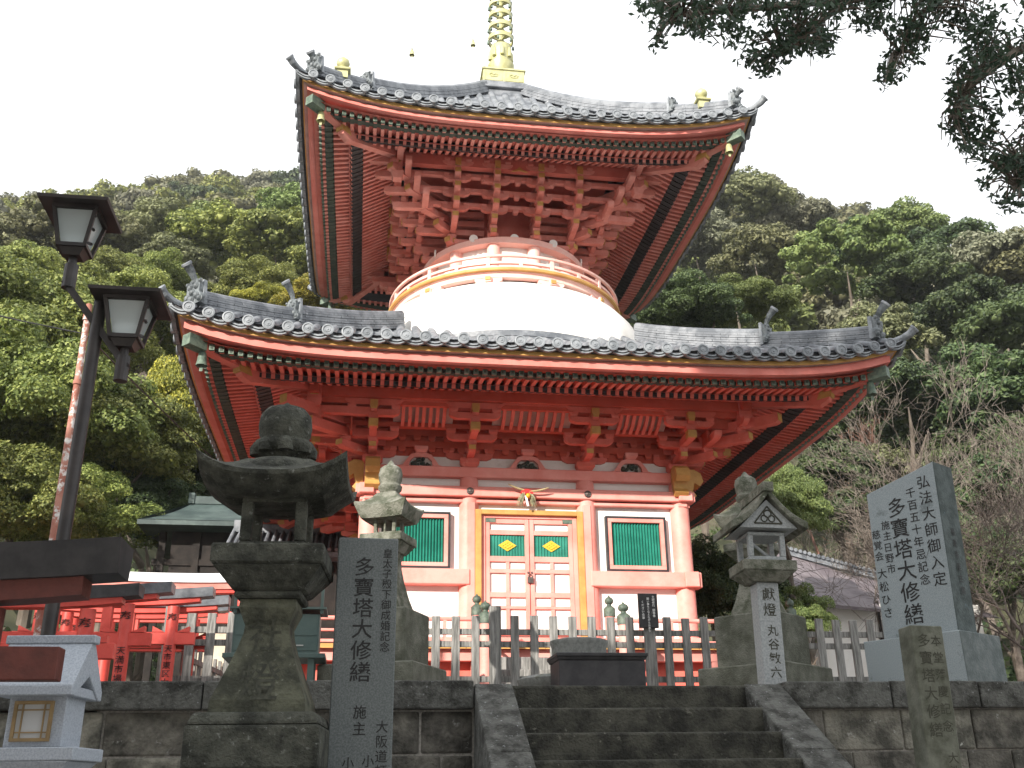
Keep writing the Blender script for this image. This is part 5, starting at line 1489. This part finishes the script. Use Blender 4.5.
# --- far wood: reads as one mass
def forest():
    g = np.random.default_rng(5)
    Vs, Fs, mi, off = [], [], [], 0
    tmpl = [crown_arrays(38, 2600, 0.125, s, clump=(0.15, 0.28), core=0.72) for s in range(50, 56)]
    tmpl = [tri_as_quads(*t_) for t_ in tmpl]
    cnt = 0
    d = 66.0
    while d < 172:
        step = 3.6 + d*0.022
        az = -34.0
        while az < 50:
            az += math.degrees(step/d)*g.uniform(0.8, 1.2)
            if 3.5 < az < 14.5 and d < 150: continue
            x = CAM.x + (d+g.uniform(-1.5, 1.5))*math.sin(math.radians(az)); y = CAM.y + (d+g.uniform(-1.5, 1.5))*math.cos(math.radians(az))
            zt = float(terr(np.array(x), np.array(y)))
            r = g.uniform(2.6, 4.6)*(0.8+d/300)
            V, F = tmpl[g.integers(6)]
            a = g.uniform(0, 6.28); ca, sa = math.cos(a), math.sin(a)
            Rm = np.array([[ca, -sa, 0], [sa, ca, 0], [0, 0, 1]])
            W_ = (V*[r, r, r*g.uniform(0.75, 1.15)])@Rm.T + [x, y, zt + r*0.55]
            Vs.append(W_); Fs.append(F+off); off += len(W_)
            pz = g.random()
            if az < 0: m_ = 0 if pz < 0.42 else (1 if pz < 0.72 else (2 if pz < 0.85 else 3))
            else: m_ = 0 if pz < 0.35 else (1 if pz < 0.65 else (4 if pz < 0.85 else 3))
            if d < 100 and az < -3 and pz < 0.5: m_ = 2
            mi.append(np.full(len(F), m_)); cnt += 1
        d += step*0.78
    print('forest crowns', cnt, 'faces', sum(len(f) for f in Fs))
    me = np_mesh('far_wood', np.concatenate(Vs), np.concatenate(Fs), [L_OLIVE, L_GREY, L_BRIGHT, L_DARK, L_LIGHT], np.concatenate(mi))
    o = bpy.data.objects.new('far_wood', me); COL.objects.link(o); tag(o, 'dense evergreen wood covering the far hillside up to the skyline', 'wood', kind='stuff')
forest()

# --- undergrowth on the near slope
def undergrowth():
    g = np.random.default_rng(8); Vs, Fs, off = [], [], 0
    for k in range(900):
        az = g.uniform(-32, 46)
        if 2 < az < 15: continue
        d0 = float(d_start(az)); d = d0 + 1 + (g.random()**1.3)*45
        x = CAM.x+d*math.sin(math.radians(az)); y = CAM.y+d*math.cos(math.radians(az)); zt = float(terr(np.array(x), np.array(y)))
        r = g.uniform(0.5, 1.3); n = 70
        q = sph(n, g); q[:, 2] = np.abs(q[:, 2])
        V, F = leaves(q*r*[1.2, 1.2, 0.7]*(0.6+0.5*g.random((n, 1))) + [x, y, zt], q, 0.22, 0.6, 0.8, g)
        Vs.append(V); Fs.append(F+off); off += len(V)
    o = bpy.data.objects.new('undergrowth', np_mesh('undergrowth', np.concatenate(Vs), np.concatenate(Fs), [L_DARK])); COL.objects.link(o)
    tag(o, 'low leafy undergrowth at the foot of the wooded slope', 'undergrowth', kind='stuff')
undergrowth()

def trunk_mesh(name, h, r, seed, limbs=5):
    rr = random.Random(seed); mb = MB()
    p = [Vector((0.05*h*math.sin(k*0.8+seed)*k/6, 0.05*h*math.cos(k*0.9+seed)*k/6, h*k/6*0.92)) for k in range(7)]
    mb.tube(p, [r*(1-0.11*k) for k in range(7)], 8)
    for k in range(limbs):
        b = p[3+k % 4]; a = rr.uniform(0, 6.28); L = h*rr.uniform(0.10, 0.18)
        q = [b, b + Vector((math.cos(a)*L*0.5, math.sin(a)*L*0.5, L*0.35)), b + Vector((math.cos(a)*L, math.sin(a)*L, L*0.9))]
        mb.tube(q, [r*0.45, r*0.3, r*0.1], 6)
    me = bpy.data.meshes.new(name); me.from_pydata([tuple(v) for v in mb.v], [], mb.f); me.materials.append(BARK); me.update()
    return me
TRUNKS = [trunk_mesh('trunk', 1.0, 0.045, s) for s in (1, 2, 3)]
def tree(name, label, cat, u, v, d, r, crown, lm, flat=1.0, group=None, rot=None):
    """crown centre seen at picture point (u, v), standing d metres away; trunk down to the ground"""
    c = at_d(u, v, d)
    zg = float(terr(np.array(c.x), np.array(c.y)))
    if c.z < zg + r*0.35: c.z = zg + r*0.35
    t = thing(name, label, cat, (c.x, c.y, zg), group=group, world=False)
    o = bpy.data.objects.new('crown', crown); COL.objects.link(o); o.parent = t
    o.location = (0, 0, c.z-zg); o.scale = (r, r, r*flat); o.rotation_euler = (0, 0, random.uniform(0, 6.28) if rot is None else rot)
    o.material_slots[0].link = 'OBJECT'; o.material_slots[0].material = lm
    h = c.z-zg+r*0.1
    k = bpy.data.objects.new('trunk', random.choice(TRUNKS)); COL.objects.link(k); k.parent = t
    s = max(0.5, min(1.6, h*0.28)); k.scale = (min(h, 6)*0.8, min(h, 6)*0.8, max(0.5, h-r*0.35)); k.location = (0, 0, -0.2)
    return t
GL = 'broadleaf trees massed on the slope left of the pagoda'
# left slope, nearest trees first
for (u, v, d, r, f) in [(30, 430, 27, 3.4, 1.0), (105, 455, 28, 2.9, 1.0), (-20, 350, 31, 4.0, 1), (70, 345, 34, 3.3, 0.95), (135, 330, 36, 3.0, 0.95), (0, 520, 25, 2.4, 1), (70, 530, 26, 2.2, 0.9),
                     (15, 300, 40, 2.9, 1), (205, 345, 38, 2.3, 1.0), (255, 300, 45, 2.8, 0.9), (100, 290, 44, 2.8, 0.9), (160, 290, 47, 2.6, 0.9), (195, 455, 31, 1.8, 1.0)]:
    tree('broadleaf_tree', 'leafy bright green tree massed on the slope left of the pagoda', 'tree', u, v, d, r, random.choice(NEAR), L_BRIGHT, f, GL)
tree('yellowing_tree', 'yellow green tree between the lamp post and the left edge of the lower roof', 'tree', 172, 430, 29.5, 2.0, NEAR[1], L_YELLOW, 1.5)
tree('yellowing_tree', 'broad yellow leaved tree above the left hip ridge, below the upper roof', 'tree', 325, 315, 40, 2.8, NEAR[0], L_YELLOW, 0.62)
tree('yellowing_tree', 'small yellow tree just right of the left corner ornament of the roof', 'tree', 262, 305, 42, 1.6, NEAR[2], L_YELLOW, 0.7)
GD = 'dark evergreens low behind the lamp post'
for (u, v, d, r, f) in [(150, 520, 29, 2.0, 0.8), (120, 500, 31, 1.7, 1.0), (215, 500, 33, 1.9, 1.0)]:
    tree('evergreen_tree', 'dark evergreen tree low behind the lamp post and the copper roofed hall', 'tree', u, v, d, r, random.choice(NEAR), L_DARK, f, GD)
GM = 'mid slope trees behind the left of the pagoda'
for (u, v, d, r, m_) in [(230, 250, 60, 4.4, L_BRIGHT), (285, 255, 56, 4.0, L_BRIGHT), (300, 225, 66, 4.2, L_LIGHT), (205, 240, 66, 3.6, L_LIGHT), (10, 265, 62, 3.8, L_OLIVE), (55, 250, 60, 4.2, L_OLIVE),
                      (110, 255, 58, 3.3, L_OLIVE), (160, 240, 62, 3.6, L_OLIVE), (175, 268, 54, 2.6, L_OLIVE), (-30, 260, 60, 4.2, L_OLIVE), (340, 270, 52, 3.4, L_BRIGHT), (380, 290, 50, 3.2, L_LIGHT)]:
    tree('hillside_tree', 'rounded evergreen crown halfway up the slope left of the pagoda', 'tree', u, v, d, r, random.choice(MID), m_, 0.85, GM)
GR = 'trees on the slope right of the pagoda'
for (u, v, d, r, m_) in [(735, 215, 76, 5.2, L_OLIVE), (790, 235, 80, 4.6, L_GREY), (700, 250, 70, 4.2, L_GREY), (760, 262, 62, 3.6, L_OLIVE), (905, 240, 66, 3.6, L_LIGHT), (950, 265, 62, 4.0, L_DARK),
                      (995, 280, 60, 4.0, L_GREY), (1040, 290, 60, 4.6, L_OLIVE), (915, 290, 56, 3.4, L_DARK), (970, 320, 50, 3.2, L_DARK), (1030, 340, 48, 3.6, L_DARK), (880, 345, 44, 2.6, L_OLIVE),
                      (905, 400, 38, 2.2, L_DARK), (960, 400, 40, 2.8, L_DARK), (1035, 420, 38, 3.2, L_DARK), (1010, 500, 32, 2.0, L_DARK), (840, 480, 38, 2.0, L_DARK), (870, 520, 37, 2.0, L_DARK)]:
    tree('hillside_tree', 'evergreen tree on the slope behind the right end of the lower roof', 'tree', u, v, d, r, random.choice(MID), m_, 0.9, GR)
tree('layered_tree', 'bright green tree with layered fluffy foliage on the right slope, below the skyline', 'tree', 845, 265, 56, 3.8, FLUFF[0], L_LIGHT, 0.95)
tree('dense_tree', 'dark green rounded tree rising to the skyline right of the pagoda', 'tree', 885, 250, 72, 4.6, MID[1], L_DARK, 0.9)
tree('glossy_tree', 'glossy leaved evergreen close behind the gap between the two roofs, right side', 'tree', 690, 320, 36, 2.7, NEAR[2], L_DARK, 0.8)
tree('glossy_tree', 'glossy leaved evergreen above the right half of the lower roof', 'tree', 745, 310, 39, 2.4, NEAR[0], L_LIGHT, 0.7)
tree('shrub', 'light green bushy shrub just behind the gable roofed lantern post', 'shrub', 792, 520, 22, 0.95, NEAR[1], L_LIGHT, 1.7)
tree('shrub', 'dark leafy shrub between the pagoda corner column and the twin lanterns', 'shrub', 722, 605, 21.5, 1.45, NEAR[0], L_DARK, 1.2)
tree('shrub', 'low green shrub between the lantern post and the purple roofed building', 'shrub', 803, 628, 21, 0.75, NEAR[2], L_LIGHT, 1.5)
tree('shrub', 'small green shrub seen under the platform of the big stone lantern', 'shrub', 312, 560, 24, 0.7, NEAR[2], L_LIGHT, 1.3)

for (u, v, d, r) in [(880, 430, 45, 2.6), (850, 410, 48, 2.4), (925, 450, 42, 2.4), (975, 460, 40, 2.4), (1015, 470, 36, 2.2), (835, 440, 46, 2.0), (895, 480, 40, 1.8), (950, 520, 34, 1.8), (1000, 560, 28, 1.6), (1030, 580, 26, 1.6)]:
    tree('evergreen_tree', 'dark evergreen standing behind the leafless trees right of the pagoda', 'tree', u, v, d, r, random.choice(MID), random.choice([L_DARK, L_OLIVE, L_DARK]), 1.0, 'evergreens behind the leafless trees')

# --- bare trees on the right
def bare(seed, spread=0.78, m=TWIG, levels=7):
    rr = random.Random(seed); limbs, twigs = MB(), MB()
    def grow(p, d, L, r, lv):
        n = 3
        pts = [p]
        for k in range(n):
            d = (d + Vector((rr.uniform(-1, 1), rr.uniform(-1, 1), rr.uniform(-0.5, 0.7)))*0.16).normalized()
            pts.append(pts[-1] + d*L/n)
        rads = [r*(1-0.35*k/n) for k in range(n+1)]
        (limbs if lv < 3 else twigs).tube(pts, rads, 6 if lv < 3 else 3, cap=False)
        if lv >= levels: return
        nb = 3 if lv < 5 else 2
        for k in range(nb):
            a = rr.uniform(0, 6.28); s = rr.uniform(spread*0.5, spread*1.2)
            side = d.orthogonal().normalized(); side.rotate(Matrix.Rotation(a, 3, d))
            nd = (d + side*s + Vector((0, 0, 0.10))).normalized()
            grow(pts[-1] if k < 2 else pts[2], nd, L*rr.uniform(0.66, 0.85), max(rads[-1]*rr.uniform(0.52, 0.72), 0.0038), lv+1)
    grow(Vector((0, 0, 0)), Vector((rr.uniform(-0.25, 0.05), 0, 1)).normalized(), 1.5, 0.075, 0)
    return limbs, twigs
def bare_mesh(seed, m, **k):
    a, b = bare(seed, **k); out = []
    for nm_, q in (('trunk', a), ('twigs', b)):
        me = bpy.data.meshes.new(nm_); me.from_pydata([tuple(v) for v in q.v], [], q.f); me.materials.append(m); me.update(); out.append(me)
    return out
BARE = [bare_mesh(s, TWIG, levels=7) for s in (31, 32, 33)]
def bare_tree(label, u, d, h, k, m=None, rz=0, lean=(0, 0), zoff=0):
    c = at_d(u, 600, d); zg = float(terr(np.array(c.x), np.array(c.y)))
    t = thing('bare_tree', label, 'tree', (c.x, c.y, zg+zoff), rz=rz, group='leafless trees on the right slope', world=False, tilt=lean)
    for nm_, me in zip(('trunk', 'twigs'), BARE[k]):
        o = bpy.data.objects.new(nm_, me); COL.objects.link(o); o.parent = t; s = h/5.2; o.scale = (s, s, s)
        if m: o.material_slots[0].link = 'OBJECT'; o.material_slots[0].material = m
LB = 'leafless tree with pale thin branches on the slope behind the granite monument'
for i, (u, d, h, k, m_) in enumerate([(905, 27, 6.5, 0, None), (960, 26, 7.0, 1, None), (1010, 24, 7.5, 2, None), (1050, 25, 7.0, 0, None), (875, 31, 6.5, 1, None), (930, 33, 8.0, 2, None), (990, 34, 8.5, 1, None),
                                    (850, 36, 6.5, 0, None), (1035, 31, 9.0, 0, None), (900, 40, 8.0, 1, TWIGR), (960, 42, 8.0, 0, TWIGR), (830, 42, 7.5, 2, None)]):
    bare_tree(LB, u, d, h, k, m_, rz=i*1.1)
bare_tree('dark leafless tree arching at the right edge beside the granite monument', 1035, 21, 5.5, 1, TWIGD, rz=2.0, lean=(0, R(-12)))
bare_tree('dark leafless sapling right behind the granite monument', 1060, 19.0, 5.0, 2, TWIGD, rz=0.4, lean=(0, R(-8)))
for i, (u, d, h, k, m_, v) in enumerate([(770, 46, 6.0, 1, TWIGR, 300), (800, 47, 5.5, 2, None, 300), (735, 44, 5.0, 0, None, 300), (825, 46, 5, 1, TWIGR, 300)]):
    bare_tree('bare reddish brown shrubby tree above the right half of the lower roof', u, d, h, k, m_, rz=i*1.7, zoff=1.0)

# --- tree overhanging the upper right corner
def overhang():
    g = np.random.default_rng(77); rr = random.Random(77)
    t = thing('overhanging_tree', 'dark leaved tree whose branches hang into the upper right corner against the sky', 'tree', (5.3, -13.6, LOW), world=True)
    mb = MB(); mb.tube([(5.3, -13.6, LOW), (5.2, -13.5, 0), (5.0, -13.3, 2.4), (4.6, -13.0, 4.4), (4.2, -12.7, 6.0)], [0.26, 0.22, 0.19, 0.15, 0.1], 12); mb.build('trunk', BARK, t, smooth=True)
    cl = []   # picture position and pixel radius of each leafy spray
    def area(x0, x1, y0, y1, n, r=15):
        for _ in range(n): cl.append((g.uniform(x0, x1), g.uniform(y0, y1), r*g.uniform(0.7, 1.2)))
    area(650, 712, -12, 16, 8); area(652, 692, 14, 34, 6, 11); area(640, 655, 2, 12, 3, 9); area(676, 708, 22, 40, 5, 10); area(652, 664, 34, 44, 2, 7)
    area(722, 820, -12, 34, 22, 15); area(738, 835, 30, 46, 11, 13); area(745, 790, 45, 62, 7, 12); area(752, 768, 62, 72, 3, 9); area(820, 836, 34, 54, 3, 9)
    area(790, 870, -15, 10, 8); area(860, 1040, -15, 22, 28, 15)
    area(880, 920, 24, 60, 9, 14); area(885, 900, 60, 84, 4, 11); area(905, 930, 28, 50, 4, 12)
    area(960, 1040, 20, 70, 16, 16); area(955, 1040, 65, 120, 15, 15); area(942, 975, 105, 140, 7, 12); area(975, 1040, 115, 165, 13, 14); area(962, 985, 140, 152, 2, 10)
    area(985, 1045, 160, 205, 9, 13); area(1000, 1030, 195, 212, 3, 10); area(978, 986, 183, 190, 2, 7)
    tips = []
    Cs, Ns = [], []
    for (u, v, r) in cl:
        y = -12.5 + g.uniform(-0.5, 0.5)
        c = at_Y(u, v, y); R_ = r/993.65*7.7*1.35
        n = int(44*(r/13)**2)
        q = sph(n, g)*(g.random((n, 1))**0.55)*R_*[1.0, 1.0, 1.0]
        Cs.append(np.array(c) + q); Ns.append(q/R_ + g.normal(size=(n, 3))*0.8); tips.append(c)
        for _ in range(2): tips.append(c + Vector(tuple(g.normal(size=3)*R_*0.5)))
    V, F = leaves(np.concatenate(Cs), np.concatenate(Ns), 0.066, 0.42, 0.9, g)
    o = bpy.data.objects.new('leaves', np_mesh('leaves', V - np.array(ORG[t]), F, [L_SHADE])); COL.objects.link(o); o.parent = t
    mb = MB()
    limbs = [[(4.5, -12.9, 4.6), (3.4, -12.7, 4.5), (2.3, -12.6, 4.25), (1.2, -12.5, 4.02), (0.3, -12.45, 3.85), (-0.45, -12.4, 3.72)],
             [(5.0, -13.2, 2.6), (4.0, -12.9, 3.2), (3.2, -12.7, 3.35), (2.7, -12.6, 3.0), (2.45, -12.5, 2.5), (2.35, -12.5, 2.15)],
             [(4.5, -12.9, 4.6), (3.6, -12.4, 4.2), (2.8, -12.3, 3.8), (2.2, -12.4, 3.3), (1.95, -12.4, 2.9)],
             [(2.3, -12.6, 4.25), (1.7, -12.6, 3.8), (1.5, -12.5, 3.35)], [(1.2, -12.5, 4.02), (0.75, -12.5, 3.6), (0.45, -12.5, 3.3)]]
    nodes = []
    for L_ in limbs:
        n = len(L_); r0 = 0.07 if n > 4 else 0.03
        mb.tube(L_, [r0*(1-0.8*k/(n-1)) for k in range(n)], 8)
        P_ = [Vector(p) for p in L_]
        for a, b in zip(P_, P_[1:]):
            for k in range(4): nodes.append(a.lerp(b, k/4))
    for c in tips:
        b = min(nodes, key=lambda q: (q-c).length)
        m_ = b.lerp(c, 0.5) + Vector((rr.uniform(-0.05, 0.05), rr.uniform(-0.05, 0.05), 0.08))
        mb.tube([b, m_, c], [0.010, 0.007, 0.004], 4)
    mb.build('branches', BARK, t)
overhang()

# --- unseen trees added behind the viewer, heights shaped to shade approach and right eave
for i in range(24):
    x = -31 + 2.9*(i % 12) + 1.45*(i//12); y = -23.5 - 3.2*(i//12) + random.uniform(-0.6, 0.6)
    zt = 17.0 if -11.6 < x < -8.4 else 8.9
    zt += 1.2*(i//12)
    if x > 0: zt = 8.5
    t = thing('added_shade_tree', 'tall unseen evergreen added behind the viewer to shade the approach', 'tree', (x, y, LOW), group='unseen evergreens added behind the viewer as shade casters', world=False)
    o = bpy.data.objects.new('crown', MID[i % 4]); COL.objects.link(o); o.parent = t
    o.scale = (2.5, 2.2, (zt-LOW)*0.53); o.location = (0, 0, (zt-LOW)*0.5); o.material_slots[0].link = 'OBJECT'; o.material_slots[0].material = L_DARK
    k = bpy.data.objects.new('trunk', TRUNKS[i % 3]); COL.objects.link(k); k.parent = t; k.scale = (5, 5, 7)

# ================================================================== HAZE: thin moist air over the wooded hillside
hz = MB(); hz.box(-110, 130, -45, 175, LOW-2.0, 135)
HZ = bpy.data.materials.new('thin_haze'); HZ.use_nodes = True
nt = HZ.node_tree; nt.nodes.clear()
ho = nt.nodes.new('ShaderNodeOutputMaterial'); pv = nt.nodes.new('ShaderNodeVolumePrincipled')
pv.inputs['Color'].default_value = (0.93, 0.96, 1.0, 1); pv.inputs['Density'].default_value = 0.0004; pv.inputs['Anisotropy'].default_value = 0.2
nt.links.new(pv.outputs[0], ho.inputs['Volume'])
tag(hz.build('haze', HZ), 'thin pale haze over the wooded hillside', kind='stuff')
S.cycles.volume_bounces = 0
S.cycles.volume_step_rate = 10
